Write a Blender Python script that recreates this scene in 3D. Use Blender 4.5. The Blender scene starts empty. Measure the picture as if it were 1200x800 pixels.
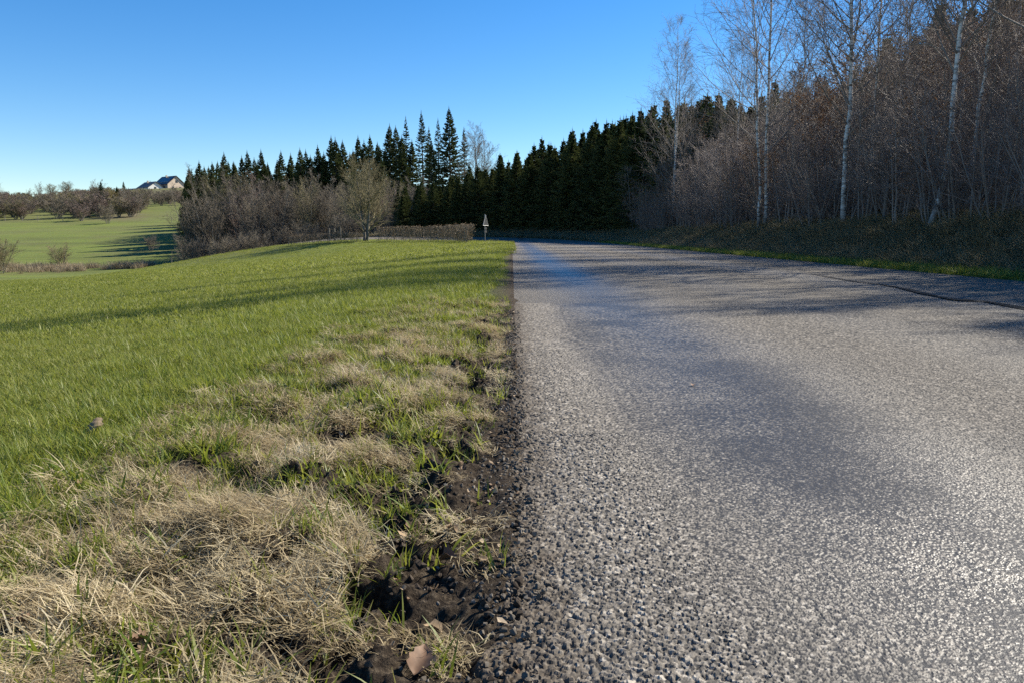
import bpy, math, random
import numpy as np
from mathutils import Vector

scene = bpy.context.scene
R = math.radians

# ------------------------------------------------------------------ camera
CAM_H = 0.6
PITCH = math.atan(125 / 900)
cam_data = bpy.data.cameras.new("camera")
cam_data.sensor_width = 36
cam_data.lens = 27
cam_data.clip_start = 0.05
cam_data.clip_end = 5000
cam = bpy.data.objects.new("camera", cam_data)
scene.collection.objects.link(cam)
cam.location = (0, 0, CAM_H)
cam.rotation_euler = (math.pi / 2 - PITCH, 0, 0)
scene.camera = cam

# ------------------------------------------------------------------ sky, sun, exposure
SUN_AZ, SUN_EL = 61.0, 38.0          # degrees to the right of straight ahead (+Y), and up
world = bpy.data.worlds.new("World")
scene.world = world
world.use_nodes = True
wn = world.node_tree.nodes
wl = world.node_tree.links
sky = wn.new("ShaderNodeTexSky")
sky.sky_type = 'NISHITA'
sky.sun_disc = False
sky.sun_elevation = R(SUN_EL)
sky.sun_rotation = R(SUN_AZ)
sky.altitude = 300
sky.air_density = 1.0
sky.dust_density = 0.05
sky.ozone_density = 4.0
hs = wn.new("ShaderNodeHueSaturation")
hs.inputs["Saturation"].default_value = 1.32
hs.inputs["Hue"].default_value = .504
wl.new(sky.outputs[0], hs.inputs["Color"])
wl.new(hs.outputs[0], wn["Background"].inputs[0])
wn["Background"].inputs[1].default_value = 0.088

sun_data = bpy.data.lights.new("sun", 'SUN')
sun_data.energy = 5.0
sun_data.angle = R(0.53)
sun_data.color = (1.0, 0.93, 0.80)
sun = bpy.data.objects.new("sun", sun_data)
scene.collection.objects.link(sun)
S = Vector((math.sin(R(SUN_AZ)) * math.cos(R(SUN_EL)), math.cos(R(SUN_AZ)) * math.cos(R(SUN_EL)), math.sin(R(SUN_EL))))
sun.rotation_euler = S.to_track_quat('Z', 'Y').to_euler()

scene.view_settings.view_transform = 'Standard'
scene.view_settings.look = 'None'
scene.view_settings.exposure = 0.95
scene.view_settings.gamma = 1
scene.view_settings.use_curve_mapping = False
scene.render.engine = 'CYCLES'
scene.cycles.use_denoising = False
scene.cycles.max_bounces = 5
scene.cycles.diffuse_bounces = 3
scene.cycles.glossy_bounces = 2
scene.cycles.transmission_bounces = 3
scene.cycles.transparent_max_bounces = 4
scene.cycles.caustics_reflective = False
scene.cycles.caustics_refractive = False
scene.cycles.sample_clamp_indirect = 4
scene.cycles.use_adaptive_sampling = True
scene.cycles.adaptive_threshold = 0.01

# ------------------------------------------------------------------ small helpers
rng = np.random.default_rng(7)
COL = scene.collection

def pix(px, py):
    X, Y = (px - 600) / 900, (400 - py) / 900
    c, s = math.cos(PITCH), math.sin(PITCH)
    return np.array([X, c + Y * s, -s + Y * c])

def on_plane(px, py, z=0.0):
    d = pix(px, py)
    t = (z - CAM_H) / d[2]
    return np.array([d[0] * t, d[1] * t, z])

def lat(px, depth):                    # x of an image column at a distance (level ray)
    return (px - 600) / 900 * depth

def z_at(py, depth):
    d = pix(600, py)
    return CAM_H + d[2] / d[1] * depth

def smooth(a, b, x):
    t = np.clip((x - a) / (b - a), 0, 1)
    return t * t * (3 - 2 * t)

def splus(x, k):
    return k * np.logaddexp(0, x / k)

_perm = np.random.default_rng(99).random(65536)
def vnoise(x, y, seed=0):
    xi, yi = np.floor(x).astype(np.int64), np.floor(y).astype(np.int64)
    fx, fy = x - xi, y - yi
    fx, fy = fx * fx * (3 - 2 * fx), fy * fy * (3 - 2 * fy)
    def h(a, b):
        return _perm[(a * 73856093 ^ b * 19349663 ^ (seed * 83492791 + 1013)) & 65535]
    return (h(xi, yi) * (1 - fx) + h(xi + 1, yi) * fx) * (1 - fy) + (h(xi, yi + 1) * (1 - fx) + h(xi + 1, yi + 1) * fx) * fy

def fbm(x, y, octs=4, seed=0):
    r, a, n = 0, 1, 0
    for o in range(octs):
        r = r + a * vnoise(x * 2 ** o + 17.3 * o, y * 2 ** o - 9.1 * o, seed + o)
        n += a
        a *= .5
    return r / n

def build_mesh(name, V, quads=None, tris=None, mats=(), smooth_shade=False, attrs=None, mat_idx=None):
    me = bpy.data.meshes.new(name)
    V = np.asarray(V, np.float32)
    q = np.zeros((0, 4), np.int32) if quads is None else np.asarray(quads, np.int32)
    t = np.zeros((0, 3), np.int32) if tris is None else np.asarray(tris, np.int32)
    me.vertices.add(len(V))
    me.vertices.foreach_set("co", V.ravel())
    me.loops.add(q.size + t.size)
    me.loops.foreach_set("vertex_index", np.concatenate([q.ravel(), t.ravel()]))
    me.polygons.add(len(q) + len(t))
    st = np.concatenate([np.arange(len(q)) * 4, q.size + np.arange(len(t)) * 3]).astype(np.int32)
    me.polygons.foreach_set("loop_start", st)
    me.polygons.foreach_set("use_smooth", np.full(len(q) + len(t), smooth_shade))
    for m in mats:
        me.materials.append(m)
    if mat_idx is not None:
        me.polygons.foreach_set("material_index", np.asarray(mat_idx, np.int32))
    for k, a in (attrs or {}).items():
        a = np.asarray(a, np.float32)
        if a.ndim == 1:
            at = me.attributes.new(k, 'FLOAT', 'POINT')
            at.data.foreach_set("value", a)
        else:
            at = me.attributes.new(k, 'FLOAT_VECTOR', 'POINT')
            at.data.foreach_set("vector", a.ravel())
    me.update()
    me.validate()
    return me

def link(name, me, parent=None, label=None, cat=None, group=None, kind=None, loc=None):
    o = bpy.data.objects.new(name, me)
    COL.objects.link(o)
    if parent is not None:
        o.parent = parent
    if loc is not None:
        o.location = loc
    if label: o["label"] = label
    if cat: o["category"] = cat
    if group: o["group"] = group
    if kind: o["kind"] = kind
    return o

def grid_faces(nx, ny):
    i = np.arange(nx - 1)[None, :] + np.arange(ny - 1)[:, None] * nx
    return np.stack([i, i + 1, i + 1 + nx, i + nx], -1).reshape(-1, 4)

class Geo:
    def __init__(s):
        s.V, s.Q, s.T, s.n = [], [], [], 0
    def add(s, V, Q=None, T=None):
        V = np.asarray(V, float).reshape(-1, 3)
        if Q is not None and len(Q): s.Q.append(np.asarray(Q) + s.n)
        if T is not None and len(T): s.T.append(np.asarray(T) + s.n)
        s.V.append(V); s.n += len(V)
    def box(s, a, b):
        x0, y0, z0 = a; x1, y1, z1 = b
        s.add([(x0,y0,z0),(x1,y0,z0),(x1,y1,z0),(x0,y1,z0),(x0,y0,z1),(x1,y0,z1),(x1,y1,z1),(x0,y1,z1)],
              [(0,3,2,1),(4,5,6,7),(0,1,5,4),(1,2,6,5),(2,3,7,6),(3,0,4,7)])
    def mesh(s, name, mat, smooth_shade=False):
        return build_mesh(name, np.concatenate(s.V), np.concatenate(s.Q) if s.Q else None,
                          np.concatenate(s.T) if s.T else None, [mat], smooth_shade)

# ------------------------------------------------------------------ materials
def material(name):
    m = bpy.data.materials.new(name)
    m.use_nodes = True
    nt = m.node_tree
    return m, nt, nt.nodes["Principled BSDF"]

def nd(nt, typ, **kw):
    n = nt.nodes.new(typ)
    for k, v in kw.items():
        if k in n.inputs: n.inputs[k].default_value = v
        else: setattr(n, k, v)
    return n

def ramp(nt, src, stops):
    r = nt.nodes.new("ShaderNodeValToRGB")
    e = r.color_ramp.elements
    while len(e) < len(stops): e.new(0.5)
    for i, (p, c) in enumerate(stops):
        e[i].position = p
        e[i].color = (*c, 1) if len(c) == 3 else c
    nt.links.new(src, r.inputs[0])
    return r

def mixc(nt, fac, a, b, mode='MIX'):
    n = nt.nodes.new("ShaderNodeMix")
    n.data_type = 'RGBA'
    n.blend_type = mode
    for k, v in ((0, fac), (6, a), (7, b)):
        if hasattr(v, "is_linked") or hasattr(v, "links"): nt.links.new(v, n.inputs[k])
        else: n.inputs[k].default_value = v if k == 0 else (*v, 1)
    return n.outputs[2]

def mth(nt, op, a, b=None, c=None):
    n = nt.nodes.new("ShaderNodeMath")
    n.operation = op
    for k, v in enumerate((a, b, c)):
        if v is None: continue
        if hasattr(v, "links"): nt.links.new(v, n.inputs[k])
        else: n.inputs[k].default_value = v
    return n.outputs[0]

def noise(nt, vec, scale, detail=4, rough=.55):
    n = nd(nt, "ShaderNodeTexNoise", Scale=scale, Detail=detail, Roughness=rough)
    if vec is not None: nt.links.new(vec, n.inputs["Vector"])
    return n.outputs["Fac"]

def leaf_material(name, cols, trans=.35, rough=.55, use_pos=False, spec=.3):
    """thin foliage: colour varies by instance and along the plant, light passes through"""
    m, nt, b = material(name)
    oi = nt.nodes.new("ShaderNodeObjectInfo")
    geo = nt.nodes.new("ShaderNodeNewGeometry")
    v = mth(nt, 'ADD', mth(nt, 'MULTIPLY', oi.outputs["Random"], .55), mth(nt, 'MULTIPLY', geo.outputs["Random Per Island"], .45))
    r = ramp(nt, v, [(i / (len(cols) - 1), c) for i, c in enumerate(cols)])
    col = r.outputs[0]
    b.inputs["Roughness"].default_value = rough
    b.inputs["Specular IOR Level"].default_value = spec
    nt.links.new(col, b.inputs["Base Color"])
    if trans > 0:
        t = nt.nodes.new("ShaderNodeBsdfTranslucent")
        tc = mixc(nt, .5, col, (.28, .30, .03), 'MIX') if use_pos else col
        nt.links.new(tc, t.inputs[0])
        mx = nt.nodes.new("ShaderNodeMixShader")
        mx.inputs[0].default_value = trans
        nt.links.new(b.outputs[0], mx.inputs[1]); nt.links.new(t.outputs[0], mx.inputs[2])
        nt.links.new(mx.outputs[0], nt.nodes["Material Output"].inputs[0])
    return m

def bark_material(name, c0, c1, scale=3.0, rough=.85):
    m, nt, b = material(name)
    oi = nt.nodes.new("ShaderNodeObjectInfo")
    tc = nt.nodes.new("ShaderNodeTexCoord")
    f = noise(nt, tc.outputs["Object"], scale, 3)
    c = mixc(nt, f, c0, c1)
    c = mixc(nt, mth(nt, 'MULTIPLY', oi.outputs["Random"], .35), c, (c0[0] * .6, c0[1] * .6, c0[2] * .6))
    nt.links.new(c, b.inputs["Base Color"])
    b.inputs["Roughness"].default_value = rough
    b.inputs["Specular IOR Level"].default_value = .4
    return m

def birch_material():
    m, nt, b = material("birch_bark")
    tc = nt.nodes.new("ShaderNodeTexCoord")
    mp = nd(nt, "ShaderNodeMapping"); mp.inputs["Scale"].default_value = (2.5, 2.5, 9)
    nt.links.new(tc.outputs["Object"], mp.inputs[0])
    f = noise(nt, mp.outputs[0], 1.6, 4, .6)
    r = ramp(nt, f, [(.36, (.05, .042, .036)), (.45, (.32, .30, .27)), (.55, (.66, .64, .60))])
    sp = nt.nodes.new("ShaderNodeSeparateXYZ"); nt.links.new(tc.outputs["Object"], sp.inputs[0])
    f2 = noise(nt, tc.outputs["Object"], 2.5, 3)
    base = nd(nt, "ShaderNodeMapRange"); base.inputs[1].default_value = .2; base.inputs[2].default_value = 1.1
    base.inputs[3].default_value = .85; base.inputs[4].default_value = 0
    nt.links.new(sp.outputs[2], base.inputs[0])
    c = mixc(nt, mth(nt, 'MULTIPLY', base.outputs[0], mth(nt, 'MULTIPLY', f2, 1.6)), r.outputs[0], (.05, .04, .033))
    nt.links.new(c, b.inputs["Base Color"])
    b.inputs["Roughness"].default_value = .6
    return m

def plain(name, col, rough=.7, metal=0, var=.25, scale=8):
    m, nt, b = material(name)
    tc = nt.nodes.new("ShaderNodeTexCoord")
    f = noise(nt, tc.outputs["Object"], scale, 4)
    c = mixc(nt, f, tuple(x * (1 - var) for x in col), tuple(min(1, x * (1 + var)) for x in col))
    nt.links.new(c, b.inputs["Base Color"])
    b.inputs["Roughness"].default_value = rough
    b.inputs["Metallic"].default_value = metal
    return m

M = {}
M['birch'] = birch_material()
M['birch_twig'] = bark_material("birch_twigs", (.17, .135, .115), (.34, .30, .26), 4)
M['brown_bark'] = bark_material("thicket_bark", (.14, .118, .10), (.32, .28, .245), 3, .7)
M['brown_twig'] = bark_material("thicket_twigs", (.17, .127, .108), (.36, .285, .245), 2, .6)
M['grey_bark'] = bark_material("grey_bark", (.11, .098, .08), (.24, .22, .18), 2)
M['olive_twig'] = bark_material("olive_twigs", (.15, .125, .062), (.28, .24, .13), 1.5)
M['grey_twig'] = bark_material("grey_twigs", (.125, .10, .072), (.25, .21, .155), 1.5)
M['yellow_twig'] = bark_material("willow_twigs", (.19, .15, .05), (.30, .24, .09), 1.5)
M['red_twig'] = bark_material("reddish_twigs", (.14, .10, .08), (.27, .20, .165), 1.5)
M['spruce_bark'] = bark_material("spruce_bark", (.05, .038, .03), (.11, .085, .068), 5)
M['needles'] = leaf_material("spruce_needles", [(.034, .052, .018), (.07, .088, .026), (.14, .145, .046)], .4, .6)
M['brown_leaf'] = leaf_material("withered_leaves", [(.10, .05, .026), (.16, .09, .045), (.22, .14, .075)], .3, .8, False, .1)
M['hedge_leaf'] = leaf_material("hedge_leaves", [(.11, .075, .045), (.19, .135, .08), (.27, .20, .125)], .25)
M['grass'] = leaf_material("meadow_grass", [(.105, .142, .027), (.17, .205, .036), (.245, .262, .053), (.38, .335, .13)], .5, .5, True)
M['verge_grass'] = leaf_material("verge_grass", [(.09, .15, .024), (.15, .20, .03), (.24, .26, .05), (.34, .31, .10)], .5, .45, True)
M['straw'] = leaf_material("dead_grass", [(.15, .105, .055), (.33, .255, .14), (.52, .43, .26), (.66, .57, .39)], .4, .6)
M['bank_grass'] = leaf_material("bank_dry_grass", [(.13, .115, .055), (.24, .195, .105), (.38, .31, .19)], .35, .6)
M['reed'] = leaf_material("pale_reeds", [(.22, .17, .10), (.34, .27, .17), (.42, .35, .24)], .3, .6)
M['steel'] = plain("galvanised_steel", (.24, .245, .25), .5, .5)
M['sign_back'] = plain("dull_sign_plate", (.06, .065, .07), .5, .3)
M['sign_edge'] = plain("pale_sign_rim", (.6, .6, .58), .45, .2)
M['white_wall'] = plain("white_render", (.72, .69, .64), .9, 0, .06)
M['cream_wall'] = plain("cream_render", (.56, .45, .34), .9, 0, .08)
M['roof'] = plain("dark_slate", (.035, .036, .042), .5, 0, .2)
M['solar'] = plain("solar_glass", (.012, .018, .035), .15)
M['pane'] = plain("window_glass", (.02, .024, .03), .08)
M['frame'] = plain("window_frame", (.25, .22, .2), .6)
M['post'] = plain("weathered_wood", (.22, .19, .15), .9, 0, .35, 20)
M['bark_chunk'] = plain("peeled_bark", (.20, .145, .085), .8, 0, .4, 60)
M['tar'] = plain("tar_sealant", (.012, .012, .013), .3, 0, .3, 30)
M['litter'] = leaf_material("leaf_scraps", [(.10, .06, .035), (.20, .13, .075), (.34, .25, .16), (.45, .37, .26)], .2, .7)
M['leaf_a'] = plain("dry_leaf_tan", (.27, .185, .10), .7, 0, .45, 130)
M['leaf_b'] = plain("dry_leaf_brown", (.17, .095, .05), .7, 0, .45, 130)

# ------------------------------------------------------------------ the lie of the land
HW, CX, YC, RAD = 3.35, -23.65, 58.0, 27.0     # road half width; curve centre and radius

def road_d(x, y):
    """distance right of the road's centre line"""
    arc = np.hypot(x - CX, y - YC) - RAD
    return np.where(y < YC, x - HW, np.where(x > CX, arc, y - (YC + RAD)))

def road_z(x, y):
    d = road_d(x, y)
    bank = .28 * smooth(YC, YC + 26, y) * np.clip((d + HW) / (2 * HW) + .25, 0, 1.3)
    return bank

def land(x, y):
    x = np.asarray(x, float); y = np.asarray(y, float)
    field = -.09 * splus(-x - 1.1, .45) - .085 * splus(-x - 38, 5)
    tilt = -.085 * splus(-x - 178, 10)
    hill = -4.3 + .085 * splus(y - 104, 3) + .02 * splus(y - 190, 20) - .17 * splus(y - 400, 8) + tilt * smooth(180, 300, y) \
        + 1.2 * (fbm(x / 50, y / 50, 2, 31) - .5) * smooth(95, 160, y) - 1.2 * smooth(30, 100, y) * 0
    k = 1.0
    z = np.logaddexp(field / k, hill / k) * k
    d = road_d(x, y)
    w = 1 - smooth(.4, np.where(d < 0, 17, 6.5), np.abs(d) - HW)
    w = np.where((d < 0) | (x < CX), w * smooth(46, 62, y), w)
    w = w * smooth(-44, -12, x)
    z = z * (1 - w) + road_z(x, y) * w
    e = d - HW
    fade = smooth(-34, -10, x)
    wob = .35 * (fbm(x / 3.1, y / 3.1, 3, 5) - .5)
    top = .82 - .25 * smooth(40, 70, y)
    bank = top * smooth(.55, 2.9 + wob, e) + .085 * np.clip(e - 2.6, 0, 60) + .25 * (fbm(x / 1.3, y / 1.3, 3, 6) - .5) * smooth(.7, 2, e)
    z = z + bank * fade * (e > 0)
    z = z + .05 * (fbm(x / 2.2, y / 2.2, 3, 11) - .5) * smooth(.6, 3, -x) + .5 * (fbm(x / 22, y / 22, 2, 14) - .5) * smooth(8, 30, -x)
    return z

def zl(x, y):
    return float(land(np.array([x]), np.array([y]))[0])

# verge next to the tarmac: clods, ruts and holes
HOLES = [(448, 622, .035, .045), (470, 585, .04, .03), (430, 600, .025, .03), (332, 458, .05, .04), (360, 440, .05, .035), (505, 495, .05, .03),
         (490, 560, .05, .03), (350, 775, .04, .05), (300, 790, .05, .04), (395, 530, .05, .02), (180, 580, .04, .03), (25, 585, .05, .03),
         (455, 700, .03, .025), (425, 690, .025, .03), (530, 455, .05, .03), (90, 640, .05, .025), (240, 690, .04, .02), (190, 715, .03, .02),
         (540, 400, .07, .03), (270, 480, .05, .02), (560, 380, .08, .03), (320, 510, .05, .02), (420, 560, .05, .025), (400, 745, .025, .02)]
def verge(x, y):
    """extra relief of the trampled strip beside the road (added to land)"""
    s = -x
    a = smooth(.02, .2, s) * (1 - .75 * smooth(.8, 1.4, s))
    big = fbm(x / .16, y / .16, 3, 21)
    fine = fbm(x / .035, y / .035, 3, 25)
    rid = 1 - np.abs(2 * fbm(x / .22, y / .22, 3, 28) - 1) * 2
    rough = smooth(.08, .2, s) * (1 - smooth(.45, .75, s))
    h = a * (.11 * (big - .5) + (.035 + .055 * rough) * (fine - .5) + .035 * np.clip(rid - .55, 0, 1)) - .02 * smooth(0, .08, s) + .03 * smooth(.25, .6, s)
    h = h - .035 * np.exp(-((s - .17 - .05 * (vnoise(y / .3, y * 0, 3) - .5)) / .06) ** 2) * smooth(.3, .6, vnoise(y / .35, y * 0 + 3, 8))
    hn = fbm(x / .045, y / .045, 3, 46)
    for px, py, r, dep in HOLES:
        c = on_plane(px, py)
        rr = r * .78
        q = (((x - c[0]) / (rr * 1.6)) ** 2 + ((y - c[1]) / rr) ** 2) * (.5 + 1.1 * hn)
        h = h - dep * 1.35 * np.exp(-q ** 1.4) + dep * .3 * np.exp(-((np.sqrt(q) - 1.5) / .4) ** 2) * smooth(.3, .7, vnoise(x / .05, y / .05, 44))
    h = h + .020 * (fbm(x / .018, y / .018, 3, 61) - .5) * smooth(0, .05, s) * (1 - .6 * smooth(.6, 1, s))
    return h

VX0, VX1, VY0, VY1 = -2.6, .06, .55, 7.5
def verge_w(x, y):
    return smooth(VX0, VX0 + .4, x) * smooth(VY0 - .3, VY0, y) * (1 - smooth(VY1 - 1.5, VY1, y))

def ground_z(x, y):
    return land(x, y) + verge(x, y) * verge_w(x, y) * (x < VX1)

# ------------------------------------------------------------------ ground sheet
def ground_material():
    m, nt, b = material("ground_cover")
    tc = nt.nodes.new("ShaderNodeTexCoord")
    P = tc.outputs["Object"]
    at = nd(nt, "ShaderNodeAttribute", attribute_name="zone")
    sp = nt.nodes.new("ShaderNodeSeparateXYZ"); nt.links.new(at.outputs["Vector"], sp.inputs[0])
    n1, n2, n3 = noise(nt, P, 6, 6, .65), noise(nt, P, .35, 5, .6), noise(nt, P, 70, 6, .7)
    g = ramp(nt, n1, [(.3, (.085, .115, .026)), (.5, (.135, .17, .034)), (.72, (.20, .22, .055))]).outputs[0]
    g = mixc(nt, mth(nt, 'MULTIPLY', ramp(nt, n2, [(.45, (0, 0, 0)), (.7, (1, 1, 1))]).outputs[0], .5), g, (.16, .15, .05))
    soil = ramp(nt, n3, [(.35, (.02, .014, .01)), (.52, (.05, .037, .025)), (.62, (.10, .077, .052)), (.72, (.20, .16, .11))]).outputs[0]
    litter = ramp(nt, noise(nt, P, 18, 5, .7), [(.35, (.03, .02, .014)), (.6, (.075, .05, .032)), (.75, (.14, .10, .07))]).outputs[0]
    dry = ramp(nt, noise(nt, P, 9, 6, .7), [(.3, (.08, .072, .034)), (.55, (.15, .13, .068)), (.75, (.25, .205, .12))]).outputs[0]
    mp = nd(nt, "ShaderNodeMapping"); mp.inputs["Scale"].default_value = (.05, .16, .1); nt.links.new(P, mp.inputs[0])
    n4 = noise(nt, mp.outputs[0], 1.0, 6, .65)
    g = mixc(nt, mth(nt, 'MULTIPLY', ramp(nt, n4, [(.42, (0, 0, 0)), (.62, (1, 1, 1))]).outputs[0], .65), g, (.085, .095, .03))
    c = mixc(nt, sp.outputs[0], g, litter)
    c = mixc(nt, sp.outputs[2], c, dry)
    c = mixc(nt, sp.outputs[1], c, soil)
    nt.links.new(c, b.inputs["Base Color"])
    b.inputs["Roughness"].default_value = .95
    b.inputs["Specular IOR Level"].default_value = .15
    bm = nd(nt, "ShaderNodeBump", Strength=.9, Distance=.05)
    nt.links.new(mth(nt, 'ADD', n1, mth(nt, 'MULTIPLY', n3, .5)), bm.inputs["Height"])
    nt.links.new(bm.outputs[0], b.inputs["Normal"])
    return m
M['ground'] = ground_material()

def zones(x, y):
    d = road_d(x, y); e = d - HW
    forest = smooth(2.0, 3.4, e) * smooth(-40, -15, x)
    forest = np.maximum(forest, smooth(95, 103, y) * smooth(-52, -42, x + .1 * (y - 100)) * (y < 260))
    dry = smooth(.6, 1.2, e) * (1 - smooth(2.4, 3.2, e)) * smooth(-20, -8, x)
    n = fbm(x / 30, y / 30, 3, 71)
    dry = np.maximum(dry, (.35 + .6 * smooth(.4, .55, n)) * smooth(188, 205, y) * np.where((x / y > -.475) & (y < 262), .35, 1))
    dry = np.maximum(dry, smooth(.45, .65, fbm(x / 9, y / 9, 3, 77)) * .25 * smooth(10, 30, -x))
    soil = np.where((d < 0) & (y < YC), 1 - smooth(.08, .3, -x + .12 * (fbm(y / .5, y * 0, 3, 81) - .5)), 0)
    s2 = -x
    near = verge_w(x, y) * smooth(.0, .1, s2) * (1 - smooth(.75, 1.25, s2 + .5 * (fbm(x / .3, y / .3, 3, 91) - .5)))
    soil = np.maximum(soil, near)
    return np.stack([forest, soil, dry], -1)

def graded(lo, hi, d0, growth, dmax):
    a = [0.0]; d = d0
    while a[-1] < hi: a.append(a[-1] + d); d = min(d * growth, dmax)
    b = [0.0]; d = d0
    while b[-1] > lo: b.append(b[-1] - d); d = min(d * growth, dmax)
    return np.array(sorted(set(a + b)))

gx = graded(-900, 600, .18, 1.025, 14)
gy = graded(-50, 1100, .22, 1.016, 14)
X, Y = np.meshgrid(gx, gy)
Z = land(X, Y)
cover = (X > VX0 + .35) & (X < .3) & (Y > VY0 - .1) & (Y < VY1 - .4)
Z = np.where(cover, Z - .16, Z)
dr = road_d(X, Y)
under = (np.abs(dr) < HW - .12) & (X > -12)
Z = np.where(under, Z - .15, Z)
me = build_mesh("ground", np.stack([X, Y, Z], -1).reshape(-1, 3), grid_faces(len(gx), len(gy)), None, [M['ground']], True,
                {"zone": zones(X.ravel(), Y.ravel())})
link("ground", me, label="green meadow ground falling away from the road to a valley", cat="ground", kind="structure")

# trampled verge in fine relief
vx = np.concatenate([np.arange(VX0, -1.2, .013), np.arange(-1.2, VX1, .006)])
vy = np.concatenate([np.arange(VY0, 2.4, .0065), np.arange(2.4, 4.0, .011), np.arange(4.0, VY1, .02)])
X, Y = np.meshgrid(vx, vy)
Z = ground_z(X, Y)
wedge = smooth(VX0, VX0 + .15, X) * (1 - smooth(VY1 - .3, VY1, Y))
Z = Z - .02 * (1 - wedge) - .018 * smooth(-.04, .06, X) + .022 * (fbm(X / .06, Y / .09, 4, 59) - .42) * smooth(-.14, -.02, X)
me = build_mesh("verge", np.stack([X, Y, Z], -1).reshape(-1, 3), grid_faces(len(vx), len(vy)), None, [M['ground']], True,
                {"zone": zones(X.ravel(), Y.ravel())})
link("verge", me, label="trampled verge of dark soil and holes beside the tarmac", cat="verge", kind="structure")

# ------------------------------------------------------------------ road
def track_nodes(nt, P):
    """worn wheel paths where the bitumen has risen between the chippings"""
    sp = nt.nodes.new("ShaderNodeSeparateXYZ"); nt.links.new(P, sp.inputs[0])
    wob = mth(nt, 'MULTIPLY', mth(nt, 'SUBTRACT', noise(nt, P, .45, 2), .5), .5)
    x = mth(nt, 'ADD', sp.outputs[0], wob)
    tot = None
    for c, w, a in ((.85, .56, 1.0), (2.45, .5, .28), (4.2, .5, .4), (5.8, .45, .3)):
        g = mth(nt, 'POWER', 2.718, mth(nt, 'MULTIPLY', mth(nt, 'POWER', mth(nt, 'ABSOLUTE', mth(nt, 'DIVIDE', mth(nt, 'SUBTRACT', x, c), w)), 2.0), -1))
        g = mth(nt, 'MULTIPLY', g, a)
        tot = g if tot is None else mth(nt, 'ADD', tot, g)
    return tot

def road_material(near):
    m, nt, b = material("chip_seal_near" if near else "chip_seal")
    geo = nt.nodes.new("ShaderNodeNewGeometry")
    P = geo.outputs["Position"]
    trk = track_nodes(nt, P)
    big = noise(nt, P, 1.3, 4, .6)
    if near:
        tone = nd(nt, "ShaderNodeAttribute", attribute_name="tone").outputs["Fac"]
        bit = nd(nt, "ShaderNodeAttribute", attribute_name="bitumen").outputs["Fac"]
    else:
        vo = nd(nt, "ShaderNodeTexVoronoi", Scale=145); nt.links.new(P, vo.inputs["Vector"])
        s2 = nt.nodes.new("ShaderNodeSeparateColor"); nt.links.new(vo.outputs["Color"], s2.inputs[0])
        tone = s2.outputs[0]
        dist = mth(nt, 'ADD', vo.outputs["Distance"], mth(nt, 'MULTIPLY', trk, .22))
        mr = nd(nt, "ShaderNodeMapRange", interpolation_type='SMOOTHSTEP')
        mr.inputs[1].default_value = .52; mr.inputs[2].default_value = .78
        nt.links.new(dist, mr.inputs[0]); bit = mr.outputs[0]
    chip = ramp(nt, tone, [(0, (.055, .05, .043)), (.35, (.135, .119, .098)), (.75, (.255, .223, .181)), (1, (.48, .43, .355))]).outputs[0]
    chip = mixc(nt, mth(nt, 'MULTIPLY', big, .4), chip, (.10, .09, .077))
    c = mixc(nt, bit, chip, (.02, .02, .022))
    if near:      # soil trodden in between the stones along the edge
        sx_ = nt.nodes.new("ShaderNodeSeparateXYZ"); nt.links.new(P, sx_.inputs[0])
        dm = nd(nt, "ShaderNodeMapRange", interpolation_type='SMOOTHSTEP')
        dm.inputs[1].default_value = .16; dm.inputs[2].default_value = -.02; dm.inputs[3].default_value = 0; dm.inputs[4].default_value = .85
        nt.links.new(mth(nt, 'ADD', sx_.outputs[0], mth(nt, 'MULTIPLY', mth(nt, 'SUBTRACT', noise(nt, P, 9, 5, .65), .5), .3)), dm.inputs[0])
        c = mixc(nt, dm.outputs[0], c, (.085, .066, .047))
    nt.links.new(c, b.inputs["Base Color"])
    sy_ = nt.nodes.new("ShaderNodeSeparateXYZ"); nt.links.new(P, sy_.inputs[0])
    def along(v0, v1):      # wheel-path gloss raised with distance to strengthen the blue sky sheen
        q = nd(nt, "ShaderNodeMapRange", interpolation_type='SMOOTHSTEP')
        for i_, v_ in enumerate((4.5, 14.0, v0, v1)): q.inputs[i_ + 1].default_value = v_
        nt.links.new(sy_.outputs[1], q.inputs[0])
        return q.outputs[0]
    mr = nd(nt, "ShaderNodeMapRange"); mr.inputs[3].default_value = .85; nt.links.new(along(.45, .38), mr.inputs[4])
    nt.links.new(mth(nt, 'MINIMUM', trk, 1), mr.inputs[0])
    nt.links.new(mr.outputs[0], b.inputs["Roughness"])
    mr = nd(nt, "ShaderNodeMapRange"); mr.inputs[3].default_value = .10; nt.links.new(along(.42, .85), mr.inputs[4])
    nt.links.new(mth(nt, 'MINIMUM', trk, 1), mr.inputs[0])
    nt.links.new(mr.outputs[0], b.inputs["Specular IOR Level"])
    bm = nd(nt, "ShaderNodeBump", Distance=.003 if near else .005)
    if near:
        bm.inputs["Strength"].default_value = .25
        nt.links.new(noise(nt, P, 450, 3), bm.inputs["Height"])
    else:
        st = nd(nt, "ShaderNodeMapRange"); st.inputs[3].default_value = .9; nt.links.new(along(.6, .25), st.inputs[4])
        nt.links.new(mth(nt, 'MINIMUM', trk, 1), st.inputs[0])
        nt.links.new(st.outputs[0], bm.inputs["Strength"])
        nt.links.new(mth(nt, 'ADD', mth(nt, 'SUBTRACT', 1, vo.outputs["Distance"]), mth(nt, 'MULTIPLY', tone, .5)), bm.inputs["Height"])
    nt.links.new(bm.outputs[0], b.inputs["Normal"])
    return m
M['road'] = road_material(False)
M['road_near'] = road_material(True)

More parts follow.
